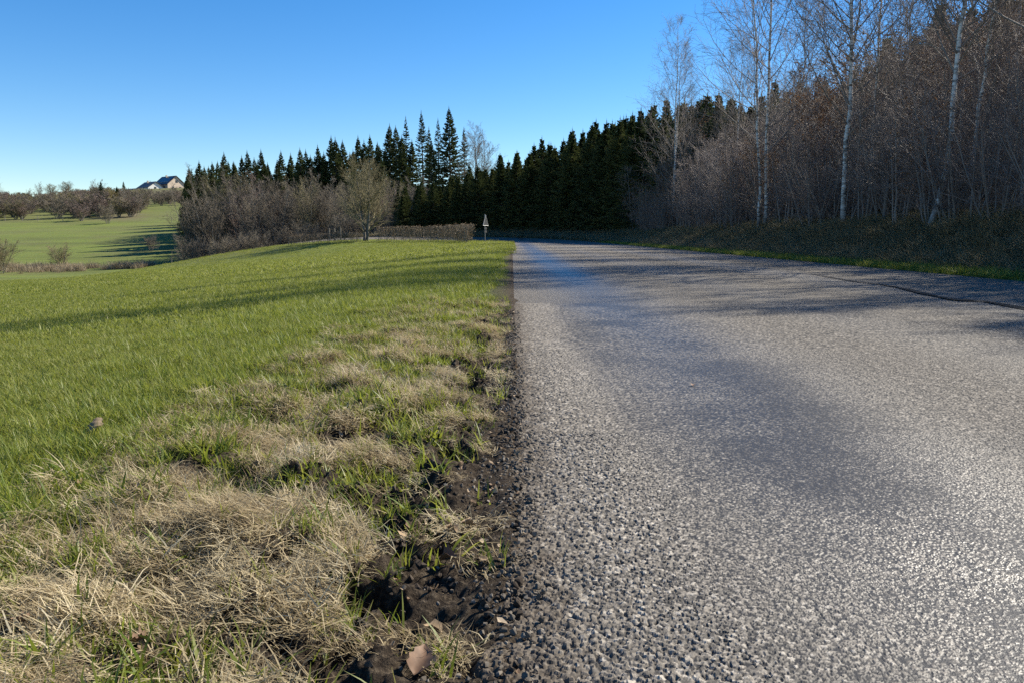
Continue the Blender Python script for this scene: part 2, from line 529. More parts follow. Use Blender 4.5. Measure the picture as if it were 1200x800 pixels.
def centre(t):
    """point and heading-right vector at arc length t measured from y=0"""
    if t < YC: return np.array([HW, t]), np.array([1.0, 0])
    a = (t - YC) / RAD
    if a < math.pi / 2: return np.array([CX + RAD * math.cos(a), YC + RAD * math.sin(a)]), np.array([math.cos(a), math.sin(a)])
    return np.array([CX - (t - YC - RAD * math.pi / 2), YC + RAD]), np.array([0, 1.0])

ROAD_SINK = .007        # the far sheet lies just under the tips of the near chippings
ts = np.concatenate([np.arange(-40, 5, 2.0), np.arange(5, 32, .25), np.arange(32, 122, .8)])
us = np.concatenate([[-HW - .03], np.linspace(-HW + .02, HW - .02, 9), [HW + .03]])
V = []
for t in ts:
    p, n = centre(t)
    for i, u in enumerate(us):
        uu = u + (.16 * (fbm(np.array([t / 1.3]), np.array([i * 9.1]), 3, 3)[0] - .5) if i in (0, len(us) - 1) else 0)
        q = p + n * uu
        V.append((q[0], q[1], (float(road_z(q[0], q[1])) if q[0] > -12 else zl(q[0], q[1]) + .02) - ROAD_SINK - (.05 if i in (0, len(us) - 1) else 0)))
V = np.array(V)
# shoulders: edge vertices drop so that the slab has thickness
road = link("road", build_mesh("road", V, grid_faces(len(us), len(ts)), None, [M['road']], False),
            label="grey chip-sealed country road curving left into the wood", cat="road", kind="structure")

def chip_surface(x, y, seed=3):
    """height, chip tone and bitumen mask of a surface dressing of crushed stone"""
    edge = 1 - smooth(.10, .42, x + .10 * (fbm(x / .25, y / .25, 2, 7) - .5))       # ravelled strip at the road's edge
    wob = .5 * (fbm(x / 2.2, y / 2.2, 2, 17) - .5)
    trk = np.exp(-((x + wob - .85) / .50) ** 2) + .5 * np.exp(-((x + wob - 2.45) / .5) ** 2) + .4 * np.exp(-((x - 4.2) / .5) ** 2)
    trk = np.clip(trk * (.35 + 1.1 * fbm(x / .35, y / .35, 3, 19)), 0, 1)
    cell = .0063
    best = np.full(x.shape, -1.0); tone = np.zeros(x.shape)
    def h(a, b, k):
        return _perm[(a * 73856093 ^ b * 19349663 ^ (k * 2654435 + seed * 7919)) & 65535]
    gx, gy = np.floor(x / cell).astype(np.int64), np.floor(y / cell).astype(np.int64)
    for di in (-1, 0, 1):
        for dj in (-1, 0, 1):
            a, b = gx + di, gy + dj
            cx, cy = (a + .1 + .8 * h(a, b, 1)) * cell, (b + .1 + .8 * h(a, b, 2)) * cell
            rot = h(a, b, 3) * 6.283
            el = .65 + .35 * h(a, b, 4)
            dx, dy = x - cx, y - cy
            u, v = dx * np.cos(rot) + dy * np.sin(rot), -dx * np.sin(rot) + dy * np.cos(rot)
            u = np.abs(u); v = np.abs(v) / el
            dd = np.maximum(np.maximum(u, v), (u + v) * .74) / cell           # angular outline
            rad = (.36 + .28 * h(a, b, 5)) * (1 + .25 * edge)
            top = .0013 + (.0013 + .0042 * edge) * h(a, b, 6) * (1 - .45 * trk)
            tilt = ((h(a, b, 7) - .5) * dx + (h(a, b, 8) - .5) * dy) * (.5 + .6 * edge)
            hh = top + tilt * (1 - .5 * trk) - np.clip(dd - rad, 0, 9) * cell * 2.2
            hh = np.where(h(a, b, 9) < .06 + .15 * trk, -1, hh)
            m = hh > best
            best = np.where(m, hh, best); tone = np.where(m, h(a, b, 10), tone)
    floor = .0004 + .0012 * trk + .001 * (vnoise(x / .01, y / .01, 33) - .5) * (1 - trk) - .003 * edge
    z = np.maximum(best, floor)
    bit = np.clip((floor + .0007 - best) / .0009, 0, 1)
    # brown dust among the stones at the very edge
    return z - .004 * edge * 0, tone, bit

bands = [(.62, 1.36, .0028, 1.75), (1.355, 2.3, .0036, 2.4), (2.293, 4.0, .0056, 3.6), (3.99, 6.8, .0095, 5.6)]
for k, (y0, y1, st, xm) in enumerate(bands):
    xs, ys = np.arange(-.085, xm, st), np.arange(y0, y1, st)
    X, Y = np.meshgrid(xs, ys)
    Z, tone, bit = chip_surface(X, Y)
    rag = -.005 + .10 * (fbm(Y / .16, Y * 0 + 1, 4, 57) - .5) + .09 * (fbm(Y / .8, Y * 0 + 4, 2, 58) - .5)
    Z = Z - .11 * smooth(0, .07, rag - X) - .0005 * k - .01 * smooth(xm - .15, xm, X)
    if k == 3: Z = Z - .006 * smooth(5.8, 6.8, Y)
    me = build_mesh("chippings", np.stack([X, Y, Z], -1).reshape(-1, 3), grid_faces(len(xs), len(ys)), None, [M['road_near']], False,
                    {"tone": tone.ravel(), "bitumen": bit.ravel()})
    link("chippings", me, parent=road, kind="stuff")

# tar seam
seam = [(950, 321, .02), (978, 326, .05), (1005, 330.5, .05), (1032, 333.5, .06), (1052, 337, .05), (1066, 340, .12), (1082, 344, .13),
        (1100, 348, .05), (1118, 351, .12), (1135, 352.5, .14), (1152, 353, .06), (1175, 357, .12), (1200, 362, .16), (1260, 374, .13), (1330, 390, .08)]
V, Q = [], []
for i, (a, b_, w) in enumerate(seam):
    p = on_plane(a, b_)
    n = np.array([.85, .5, 0])
    for s_ in (-1, 1):
        V.append(p + n * s_ * w * .5 * (1 + .4 * rng.random()) + np.array([0, 0, .0028]))
for i in range(len(seam) - 1): Q.append((2 * i, 2 * i + 1, 2 * i + 3, 2 * i + 2))
link("tar_seam", build_mesh("tar_seam", V, Q, None, [M['tar']]), parent=road, label="black tar seam along the joint in the road")

# ------------------------------------------------------------------ plant building
def tubes(geo, P, Rr, k):
    """P (m,n,3) centre lines, Rr (m,n) radii -> k-sided tubes"""
    m, n, _ = P.shape
    T = np.gradient(P, axis=1)
    T /= np.linalg.norm(T, axis=2, keepdims=True) + 1e-9
    ref = np.where(np.abs(T[:, :1, 2:]) > .8, np.array([[[1., .2, 0]]]), np.array([[[0, .1, 1.]]]))
    U = np.cross(T, np.broadcast_to(ref, T.shape)); U /= np.linalg.norm(U, axis=2, keepdims=True) + 1e-9
    W = np.cross(T, U)
    a = np.arange(k) * 2 * math.pi / k
    ring = U[:, :, None, :] * np.cos(a)[None, None, :, None] + W[:, :, None, :] * np.sin(a)[None, None, :, None]
    V = P[:, :, None, :] + ring * Rr[:, :, None, None]
    base = (np.arange(m)[:, None, None] * n + np.arange(n - 1)[None, :, None]) * k
    i = np.arange(k)[None, None, :]; j = (i + 1) % k
    Q = np.stack([base + i, base + j, base + k + j, base + k + i], -1).reshape(-1, 4)
    geo.add(V.reshape(-1, 3), Q)

def branch_off(rg, P, Rr, count, t0, t1, length, ang, up, n, rratio, rtip, jit=.12, even=True):
    """grow `count` children from each parent line; length(t, parent_len) gives their lengths"""
    m, N, _ = P.shape
    t = (np.arange(count)[None, :] + rg.random((m, count))) / count * (t1 - t0) + t0
    f = t * (N - 1); i = np.minimum(f.astype(int), N - 2); fr = (f - i)[..., None]
    ar = np.arange(m)[:, None]
    pos = P[ar, i] * (1 - fr) + P[ar, i + 1] * fr
    T = P[ar, i + 1] - P[ar, i]; T /= np.linalg.norm(T, axis=2, keepdims=True) + 1e-9
    rad = Rr[ar, i] * (1 - fr[..., 0]) + Rr[ar, i + 1] * fr[..., 0]
    plen = np.linalg.norm(np.diff(P, axis=1), axis=2).sum(1)[:, None]
    L = length(t, plen) * (.7 + .6 * rg.random((m, count)))
    ref = np.where(np.abs(T[..., 2:]) > .9, np.array([1., 0, 0]), np.array([0, 0, 1.]))
    U = np.cross(T, ref); U /= np.linalg.norm(U, axis=2, keepdims=True) + 1e-9
    W = np.cross(T, U)
    phi = (np.arange(count)[None, :] * 2.4 + rg.random((m, 1)) * 6.28 + rg.normal(0, .5, (m, count)))[..., None]
    A = (ang[0] + (ang[1] - ang[0]) * rg.random((m, count)))[..., None]
    D = T * np.cos(A) + (U * np.cos(phi) + W * np.sin(phi)) * np.sin(A)
    D = D.reshape(-1, 3); pos = pos.reshape(-1, 3); L = L.reshape(-1); rad = rad.reshape(-1)
    out = np.zeros((len(D), n, 3)); out[:, 0] = pos
    for s in range(1, n):
        D = D + rg.normal(0, jit, D.shape); D[:, 2] += up
        D /= np.linalg.norm(D, axis=1, keepdims=True)
        out[:, s] = out[:, s - 1] + D * (L / (n - 1))[:, None]
    r0 = np.minimum(rad * rratio, L * .03 + rtip)
    Ro = r0[:, None] * (1 - np.linspace(0, 1, n)[None, :]) + rtip * np.linspace(0, 1, n)[None, :]
    return out, Ro

def stem(rg, H, r, lean=(0, 0), n=12, wob=.03, base=(0, 0, 0), curve=0.0):
    t = np.linspace(0, 1, n)
    p = np.zeros((1, n, 3))
    w = np.cumsum(rg.normal(0, wob, (n, 2)), 0) * H / n * 2
    w -= w[0]
    p[0, :, 0] = base[0] + lean[0] * H * t + w[:, 0] + curve * np.sin(np.minimum(t * 5, 1) * math.pi / 2) 
    p[0, :, 1] = base[1] + lean[1] * H * t + w[:, 1]
    p[0, :, 2] = base[2] + H * t
    rr = r * (1 - t) ** .85 + .006
    rr[0] *= 1.35
    return p, rr[None, :]

def leaves_on(rg, geo, P, per, size, spread=.04):
    """small bent leaf faces along fine twigs"""
    m, n, _ = P.shape
    i = rg.integers(1, n, (m, per))
    c = P[np.arange(m)[:, None], i].reshape(-1, 3) + rg.normal(0, spread, (m * per, 3))
    a = rg.normal(0, 1, c.shape); a /= np.linalg.norm(a, axis=1, keepdims=True)
    b = np.cross(a, rg.normal(0, 1, c.shape)); b /= np.linalg.norm(b, axis=1, keepdims=True) + 1e-9
    s = size * (.6 + .8 * rg.random((len(c), 1)))
    V = np.stack([c, c + a * s * .5 + b * s * .35, c + a * s, c + a * s * .5 - b * s * .35], 1)
    Q = np.arange(len(c) * 4).reshape(-1, 4)
    geo.add(V.reshape(-1, 3), Q)

PROTO = {}
def make_proto(key, parts):
    PROTO[key] = parts

def birch_proto(key, seed, H, r, stems=1, lean=(0, 0), curve=0.0, c=(54, 8, 7), low=.2):
    rg = np.random.default_rng(seed)
    tg, cg = Geo(), Geo()
    for s in range(stems):
        h = H * (1 - .12 * s)
        a = rg.random() * 6.28
        p, rr = stem(rg, h, r * (1 - .15 * s), (lean[0] + (s > 0) * .05 * math.cos(a), lean[1] + (s > 0) * .05 * math.sin(a)), 16, .022,
                     (.22 * s * math.cos(a), .22 * s * math.sin(a), -.15), curve)
        tubes(tg, p, rr, 8)
        p1, r1 = branch_off(rg, p, rr, c[0] // stems + 4, low, .985, lambda t, L: L * (.30 * np.clip(1.12 - t, 0, 1) ** .75), (.6, 1.15), .11, 8, .42, .006, .07)
        k = max(4, len(p1) // 2)
        tubes(cg, p1, r1, 4)
        p2, r2 = branch_off(rg, p1, r1, c[1], .2, 1, lambda t, L: L * .42 * (1.15 - .7 * t), (.4, .9), .05, 6, .6, .0045, .1)
        tubes(cg, p2, r2, 3)
        p3, r3 = branch_off(rg, p2, r2, c[2], .15, 1, lambda t, L: .18 + L * .45, (.3, .9), -.05, 4, .7, .0035, .14)
        tubes(cg, p3, r3, 3)
    make_proto(key, [("trunk", tg.mesh(key + "_trunk", M['birch'], True)), ("crown", cg.mesh(key + "_crown", M['birch_twig'], True))])

def bare_proto(key, seed, H, r, stems, c, spreadang, tmat, cmat, low=.15, lenf=(.5, .5, .5), up=.08, twig=.006, splay=.12, leaves=0, leafmat=None, nst=9):
    rg = np.random.default_rng(seed)
    tg, cg, lg = Geo(), Geo(), Geo()
    for s in range(stems):
        a = s * 6.283 / max(stems, 1) + rg.normal(0, .5)
        sp = splay * (.4 + rg.random()) * (stems > 1)
        h = H * (.72 + .28 * rg.random()) if stems > 1 else H
        p, rr = stem(rg, h, r * (.7 + .3 * rg.random()), (sp * math.cos(a), sp * math.sin(a)), nst, .035,
                     (.18 * math.cos(a) * (stems > 1), .18 * math.sin(a) * (stems > 1), -.15))
        tubes(tg, p, rr, 6)
        p1, r1 = branch_off(rg, p, rr, c[0], low, .98, lambda t, L: L * lenf[0] * np.clip(1.15 - t, .12, 1) ** .8, spreadang, up, 7, .5, twig * 1.3, .1)
        tubes(cg, p1, r1, 4)
        p2, r2 = branch_off(rg, p1, r1, c[1], .15, 1, lambda t, L: .1 + L * lenf[1] * (1.1 - .6 * t), (.35, .95), up * .8, 5, .6, twig, .12)
        tubes(cg, p2, r2, 3)
        q = p2
        if len(c) > 2:
            p3, r3 = branch_off(rg, p2, r2, c[2], .15, 1, lambda t, L: .12 + L * lenf[2] * (1.1 - .6 * t), (.3, .9), up * .5, 4, .7, twig, .14)
            tubes(cg, p3, r3, 3)
            q = p3
        if leaves: leaves_on(rg, lg, q, leaves, .075)
    parts = [("trunk", tg.mesh(key + "_trunk", tmat, True)), ("crown", cg.mesh(key + "_crown", cmat, True))]
    if leaves: parts.append(("leaves", lg.mesh(key + "_leaves", leafmat)))
    make_proto(key, parts)

def spruce_proto(key, seed, H, rad, base=.03, whorl=.33, nb=7, tw=16, gap=0.0, droop=-.05, wtw=.055, full=1.45):
    rg = np.random.default_rng(seed)
    tg, cg = Geo(), Geo()
    p, rr = stem(rg, H, .012 * H + .02, (0, 0), 12, .008, (0, 0, -.2))
    tubes(tg, p, rr, 6)
    zs = []
    z = base * H + .15
    while z < H - .25:
        zs.append(z); z += whorl * (.6 + .8 * rg.random()) * (1 - .55 * z / H)
    B, Ls = [], []
    for z in zs:
        f = 1 - z / H
        for k in range(max(4, int(nb * (.55 + .45 * f) + .5))):
            if rg.random() < gap: continue
            a = rg.random() * 6.283
            L = rad * (1 - (1 - f) ** full) if full < 1.8 else rad * (max(0, 1 - ((1 - f) / .94) ** full) * .9 + .05 * (f < .1)) * (.65 + .55 * rg.random()) * (1 if base < .1 else min(1, .35 + 2.2 * (z / H - base))) + .07
            el = (.55 * (1 - f) ** 2 + droop) + rg.normal(0, .12)
            t = np.linspace(0, 1, 5)
            x = L * t
            zz = z + L * (np.tan(el) * t - .22 * t * f + .14 * t ** 3)
            px_ = np.interp(z, p[0, :, 2], p[0, :, 0]); py_ = np.interp(z, p[0, :, 2], p[0, :, 1])
            B.append(np.stack([px_ + x * math.cos(a), py_ + x * math.sin(a), zz], 1)); Ls.append(L)
    B = np.array(B); Ls = np.array(Ls)
    tubes(tg, B, np.linspace(.016, .004, 5)[None, :] * np.ones((len(B), 1)), 3)
    # needle-clad side shoots
    m = len(B)
    t = (np.arange(tw)[None, :] + rg.random((m, tw))) / tw * .9 + .1
    f = t * 4; i = np.minimum(f.astype(int), 3); fr = (f - i)[..., None]
    ar = np.arange(m)[:, None]
    pos = B[ar, i] * (1 - fr) + B[ar, i + 1] * fr
    D = B[ar, i + 1] - B[ar, i]; D /= np.linalg.norm(D, axis=2, keepdims=True)
    side = np.cross(D, np.array([0, 0, 1.])); side /= np.linalg.norm(side, axis=2, keepdims=True)
    sg = np.where(rg.random((m, tw)) < .5, -1, 1)[..., None]
    A = (.45 + .7 * rg.random((m, tw)))[..., None]
    E = D * np.cos(A) + side * np.sin(A) * sg
    E[..., 2] += -.28 + rg.normal(0, .22, (m, tw))
    E /= np.linalg.norm(E, axis=2, keepdims=True)
    L = (.16 + .36 * Ls[:, None] * (1.1 - .8 * t) * (.6 + .7 * rg.random((m, tw))))[..., None]
    L = np.minimum(np.minimum(L, .75), (Ls * .75 + .05)[:, None, None])
    w = np.minimum(wtw * (.7 + .6 * rg.random((m, tw)))[..., None], L * .3)
    n1 = np.cross(E, np.array([0, 0, 1.])); n1 /= np.linalg.norm(n1, axis=2, keepdims=True) + 1e-9
    n2 = np.cross(E, n1)
    for nn in (n1, n2):
        V = np.stack([pos, pos + E * L * .35 + nn * w, pos + E * L, pos + E * L * .45 - nn * w], 2).reshape(-1, 3)
        cg.add(V, np.arange(len(V)).reshape(-1, 4))
    # leader shoot
    tip = p[0, -1]
    for a in (0, 2.1, 4.2):
        d = np.array([math.cos(a), math.sin(a), 0])
        cg.add([tip - [0, 0, .8], tip - [0, 0, .2] + d * .07, tip + [0, 0, .75]], None, [(0, 1, 2)])
        for zz, ll in ((-.15, .22), (.1, .17), (.32, .11)):
            b0 = tip + np.array([0, 0, zz]); dd = np.array([math.cos(a + zz * 9), math.sin(a + zz * 9), .55]) * ll
            cg.add([b0 - [0, 0, .05], b0 + [0, 0, .05], b0 + dd], None, [(0, 1, 2)])
    make_proto(key, [("trunk", tg.mesh(key + "_trunk", M['spruce_bark'], True)), ("crown", cg.mesh(key + "_crown", M['needles']))])

def plant(key, name, x, y, s=1.0, rz=0.0, label="", cat="tree", group=None, z=None, sz=None, tilt=(0, 0)):
    o = bpy.data.objects.new(name, None)
    COL.objects.link(o)
    o.empty_display_size = .3
    o.location = (x, y, zl(x, y) if z is None else z)
    o.rotation_euler = (tilt[0], tilt[1], rz)
    o.scale = (s, s, sz or s)
    o["label"], o["category"] = label, cat
    if group: o["group"] = group
    for nm, me in PROTO[key]:
        link(nm, me, parent=o)
    return o

# --- prototypes
birch_proto("birch_a", 1, 12.0, .054, 1)
birch_proto("birch_b", 2, 13.0, .064, 2, (.02, 0))
birch_proto("birch_c", 3, 12.5, .062, 1, (-.035, 0), 0.0)
birch_proto("birch_d", 4, 11.0, .058, 1, (-.02, .02), .35, low=.3)
birch_proto("birch_e", 5, 11.5, .054, 1, (-.07, 0), 0.1, low=.3)
for i in range(5):
    bare_proto("sap%d" % i, 20 + i, 6.2, .035, 4 + i % 2, (11, 7, 4), (.45, .95), M['brown_bark'], M['brown_twig'], .18, (.34, .42, .5), .05, .0042, .13)
bare_proto("sapl0", 30, 5.6, .03, 4, (10, 6, 3), (.5, 1.1), M['brown_bark'], M['brown_twig'], .1, (.36, .45, .5), .04, .004, .14, 2, M['brown_leaf'])
bare_proto("sapl1", 31, 6.4, .035, 3, (12, 7, 3), (.5, 1.1), M['brown_bark'], M['brown_twig'], .1, (.36, .45, .5), .04, .004, .14, 3, M['brown_leaf'])
bare_proto("bram0", 33, 2.2, .014, 9, (7, 5), (.4, 1.0), M['brown_bark'], M['red_twig'], .1, (.45, .5), -.06, .0035, .35)
bare_proto("tall0", 36, 11, .10, 1, (26, 8, 5), (.5, .95), M['grey_bark'], M['brown_twig'], .3, (.36, .42, .5), .07, .006)
bare_proto("tall1", 37, 10, .08, 2, (20, 8, 4), (.5, .95), M['grey_bark'], M['brown_twig'], .3, (.36, .42, .5), .07, .006)
spruce_proto("spr0", 40, 11.5, 3.0, .02, .25, 11, 19, 0.0, -.05, .042, 2.1)
spruce_proto("spr1", 41, 12.0, 3.3, .02, .27, 11, 19, 0.0, -.05, .042, 2.1)
spruce_proto("spr2", 42, 11.0, 2.7, .03, .25, 10, 19, 0.0, -.05, .042, 2.1)
spruce_proto("spr3", 43, 12.5, 3.1, .02, .26, 11, 19, 0.0, -.05, .042, 2.1)
spruce_proto("far0", 44, 17, 3.3, .10, .40, 9, 13, .08, -.1, .085)
spruce_proto("far1", 45, 18, 3.6, .12, .42, 9, 13, .1, -.1, .09)
spruce_proto("far2", 46, 16, 3.0, .08, .38, 9, 13, .06, -.08, .085)
spruce_proto("thin0", 47, 21, 2.9, .38, .48, 8, 11, .25, -.12, .08)
spruce_proto("thin1", 48, 21, 2.6, .30, .5, 8, 11, .3, -.15, .08)
bare_proto("round0", 50, 10, .17, 3, (17, 9, 6), (.5, 1.15), M['grey_bark'], M['olive_twig'], .10, (.50, .45, .5), .07, .010, .14, nst=12)
bare_proto("round1", 51, 19, .25, 3, (18, 9, 6), (.5, 1.0), M['grey_bark'], M['grey_twig'], .22, (.46, .42, .5), .08, .013, .16, nst=12)
for i, mt in enumerate(('grey_twig', 'grey_twig', 'olive_twig', 'red_twig')):
    bare_proto("hshrub%d" % i, 160 + i, 6, .07, 7, (9, 7, 4), (.4, 1.0), M['grey_bark'], M[mt], .03, (.42, .45, .5), .05, .022, .42)
    bare_proto("shrub%d" % i, 60 + i, 11, .09, 5, (12, 8, 4), (.4, .9), M['grey_bark'], M[mt], .1, (.38, .42, .5), .07, .013, .2)
bare_proto("willow", 66, 9, .15, 3, (16, 8, 4), (.4, .9), M['grey_bark'], M['yellow_twig'], .15, (.4, .42, .5), .02, .02, .15)
bare_proto("bush0", 68, 3, .03, 8, (8, 6, 3), (.4, .9), M['grey_bark'], M['grey_twig'], .1, (.42, .45, .5), .05, .009, .3)
bare_proto("bush1", 69, 3, .03, 8, (8, 6, 3), (.4, .9), M['grey_bark'], M['olive_twig'], .1, (.42, .45, .5), .05, .009, .3)

# ------------------------------------------------------------------ roadside wood on the right
pr = random.Random(5)
def at_px(px, latx):
    """a point on a column of the picture that stands at this distance to the right of the camera"""
    return latx, latx * 900 / (px - 600)

BIRCHES = [("birch_b", 787, 10.2, 1.0, .4, "slender white birch standing alone where spruces meet the bare thicket", (0, 0)),
           ("birch_b", 893, 9.4, 1.0, 2.2, "twin-stemmed white birch with dark base on the bank, beside leaf-hung saplings", (0, 0)),
           ("birch_c", 984, 9.5, 1.02, 0, "tall birch leaning towards the curve with a pale trunk and thin suckers at its foot", (0, 0)),
           ("birch_d", 1082, 9.2, .98, 0, "birch with mottled trunk bowed at its foot above the dry bank", (0, 0)),
           ("birch_e", 1190, 9.8, 1.0, 0, "thin leaning birch with a grey mottled stem among dark saplings", (0, 0)),
           ("birch_a", 1168, 13.0, 1.0, 3.0, "straight pale birch half hidden deep in the thicket", (0, 0)),
           ("birch_a", 1045, 13.5, .85, 1.0, "young birch rising behind the bowed birch trunk", (0, 0)),
           ("birch_a", 1012, 10.4, .82, 5.0, "slim young birch between the suckering birch and the bowed birch", (0, 0)),
           ("birch_e", 1128, 10.6, .85, 2.0, "slim crooked birch between the bowed birch and the thin leaning birch", (0, 0)),
           ("birch_a", 858, 11.5, .8, 2.5, "thin pale birch rising from the leafless brush before the twin-stemmed birch", (0, 0)),
           ("birch_a", 930, 13.0, .9, 4.0, "birch of medium height behind the twin-stemmed birch", (0, 0))]
for key, x, y, s, rz in (("birch_a", 10.6, 10.9, .55, 1.2), ("birch_d", 11.6, 9.4, .56, 2.0), ("birch_a", 12.5, 12.0, .72, .3), ("birch_c", 11.2, 8.0, .5, 4.0), ("birch_b", 12.6, 10.2, .6, 5.0)):
    plant(key, "silver_birch", x, y, s, rz, "birch on the bank whose thin shade crosses the near tarmac", "tree", "birches shading the near tarmac")
for i, (x, y, s) in enumerate(((9.8, 12.2, .8), (10.6, 11.3, .95), (11.4, 10.2, 1.0), (10.0, 9.6, .8), (11.8, 8.9, .9), (12.6, 12.6, 1.05), (13.0, 10.9, 1.05), (11.2, 12.9, .9))):
    plant("sap%d" % (i % 5), "bare_sapling", x, y, s, i * 1.3, "bare sapling whose shade dapples the near tarmac", "sapling", "saplings shading the near tarmac")
for i, (x, y, s) in enumerate(((11.6, 13.2, .74), (12.6, 11.4, .76), (13.6, 10.3, .74), (13.0, 14.6, .8))):
    plant("tall%d" % (i % 2), "bare_tree", x, y, s, i * 1.7, "bare roadside tree whose broad soft shade falls across the near tarmac", "tree", "bare trees shading the near tarmac")
for key, px, lx, s, rz, lab, tl in BIRCHES:
    x, y = at_px(px, lx)
    plant(key, "silver_birch", x, y, s, rz, lab, "tree", "birches along the right bank")

BPOS = [(*at_px(b[1], b[2]), n) for b, n in zip(BIRCHES, ('solitary birch', 'twin-stemmed birch', 'suckering birch', 'bowed mottled birch', 'thin leaning birch'))]
placed = []
def free(x, y, r):
    for a, b in placed:
        if (a - x) ** 2 + (b - y) ** 2 < r * r: return False
    placed.append((x, y)); return True

n_s = 0; tries = 0
while n_s < 200 and tries < 9000:
    tries += 1
    y = 10.5 + 56 * pr.random() ** 1.15
    e = 2.7 + 9.5 * pr.random() ** 1.3
    x = 2 * HW + e
    if x / y > .86: continue
    if not free(x, y, .95): continue
    near_b = min(BPOS, key=lambda b: (b[0] - x) ** 2 + (b[1] - y) ** 2)
    where_s = ("at the thicket edge near the " if e < 4.2 else "inside the thicket, near the " if e < 8 else "deep in the thicket, behind the ") + near_b[2]
    leafy = (vnoise(np.array([x / 5.0]), np.array([y / 6.0]), 12)[0] > .70)
    key = pr.choice(["sapl0", "sapl1"]) if leafy else "sap%d" % pr.randrange(5)
    s = (.5 + .22 * pr.random()) if e < 3.8 else (.68 + .24 * pr.random()) if e < 5.5 else (.86 + .36 * pr.random())
    plant(key, "bare_sapling", x, y, s, pr.random() * 6.28,
          ("sapling still holding brown leaves " if leafy else "leafless multi-stemmed sapling ") + where_s,
          "sapling", "leafy brown saplings of the thicket" if leafy else "bare saplings of the thicket", tilt=(pr.uniform(-.06, .06), pr.uniform(-.12, .03)))
    n_s += 1
for k in range(46):
    y = 11 + 50 * pr.random() ** 1.2; e = 2.5 + 1.2 * pr.random()
    plant("bram0", "bramble_bush", 2 * HW + e, y, .6 + .5 * pr.random(), pr.random() * 6.28, "low arching bramble bush at the top of the bank", "bush", "brambles along the bank top")
for k in range(18):
    y = 17 + 46 * pr.random(); e = 8 + 7 * pr.random()
    plant(pr.choice(["tall0", "tall1"]), "bare_tree", 2 * HW + e, y, .60 + .22 * pr.random(), pr.random() * 6.28, "tall bare tree rising behind the roadside thicket", "tree", "tall bare trees behind the thicket")

# spruces behind the thicket and round the outside of the bend
n_p = 0
def spruce(x, y, s, lab, grp):
    global n_p
    n_p += 1
    plant("spr%d" % pr.randrange(4), "spruce_tree", x, y, s, pr.random() * 6.28, lab, "tree", grp)
for row in range(3):
    for k in range(24):
        y = 17 + k * 2.4 + pr.uniform(-.7, .7); x = 2 * HW + 16.5 + row * 2.8 + pr.uniform(-.6, .6)
        if x / y > .80: continue
        spruce(x, y, .80 + .16 * pr.random(), ("dark spruce directly behind the bare roadside thicket", "dark spruce in the middle row behind the roadside thicket", "dark spruce in the rear row deep behind the roadside thicket")[row], "spruces behind the thicket")
for row in range(5):
    for k in range(36):
        a = -.30 + k * .055 + pr.uniform(-.015, .015) + (.03 if row % 2 else 0)
        rr = RAD + HW + 4.2 + row * 2.2 + pr.uniform(-.5, .5)
        if a < 0:
            x, y = CX + rr, YC + a * RAD * 1.1
            if row == 0: x += 2.5
        else:
            x, y = CX + rr * math.cos(a), YC + rr * math.sin(a)
        if x < -13 - row * 1.0: continue
        top = np.interp(600 + 900 * x / y, [430, 520, 575, 610, 650, 700, 745, 800], [225, 212, 192, 176, 166, 146, 134, 120]) + pr.uniform(-3, 6)
        H = z_at(top, y) - zl(x, y)
        spruce(x, y, H / 12.0, ("spruce in the front row of the plantation facing the bend", "spruce just behind the plantation's front row at the bend",
               "spruce deep inside the plantation at the bend", "spruce in the shaded fourth row of the plantation at the bend", "spruce in the rearmost row of the plantation at the bend")[row] if a >= 0 else
               "plantation spruce beside the straight stretch just before the bend", "plantation spruces round the bend")
for px, lx in ((712, 9.8), (728, 10.1), (742, 9.6), (690, 9.4)):
    x, y = at_px(px, lx)
    plant("sap%d" % pr.randrange(5), "bare_sapling", x, min(y, 84), .9, pr.random() * 6, "pale bare sapling standing against the dark spruce plantation", "sapling", "bare saplings before the plantation")

# ------------------------------------------------------------------ far clump beyond the bend
FAR = [(229, 197), (241, 190), (256, 191), (270, 180), (290, 184), (297, 178), (305, 186), (313, 177), (335, 178), (347, 181), (358, 175), (364, 177),
       (378, 172), (393, 161), (398, 163), (407, 166), (424, 161), (431, 166), (438, 160), (446, 168), (460, 147), (468, 149), (474, 160), (486, 165), (508, 165),
       (320, 192), (372, 188), (415, 180), (283, 195), (248, 205), (455, 175)]
FAR3 = [(pr.uniform(228, 452), pr.uniform(10, 24)) for _ in range(26)]
FAR += [(a, float(np.interp(a, [228, 270, 330, 380, 400, 460], [197, 181, 179, 171, 163, 150])) + b) for a, b in FAR3]
FAR2 = [(226, 206), (232, 200), (238, 197), (247, 196), (252, 196), (262, 190), (275, 190), (224, 214), (236, 208), (266, 194), (281, 190), (243, 200), (255, 200), (229, 210)]
for k, (px, py) in enumerate(FAR + FAR2):
    dep = 132 + pr.uniform(-6, 14) if k < len(FAR) else 146 + (k - len(FAR)) * 3.0
    x = lat(px, dep); zt = z_at(py, dep); z0 = zl(x, dep)
    key = pr.choice(["far0", "far1", "far2"])
    H = {"far0": 17, "far1": 18, "far2": 16}[key]
    s = (zt - z0) / H
    plant(key, "spruce_tree", x, dep, s * 1.0, pr.random() * 6.28, "dark spruce at the far clump's end by the shaded meadow" if px < 285 else "dark spruce rising behind the fringe of bare trees in the far clump" if px < 385 else "dark spruce of the far clump behind the olive-tinged bare tree", "tree", "spruces of the far clump", sz=s)
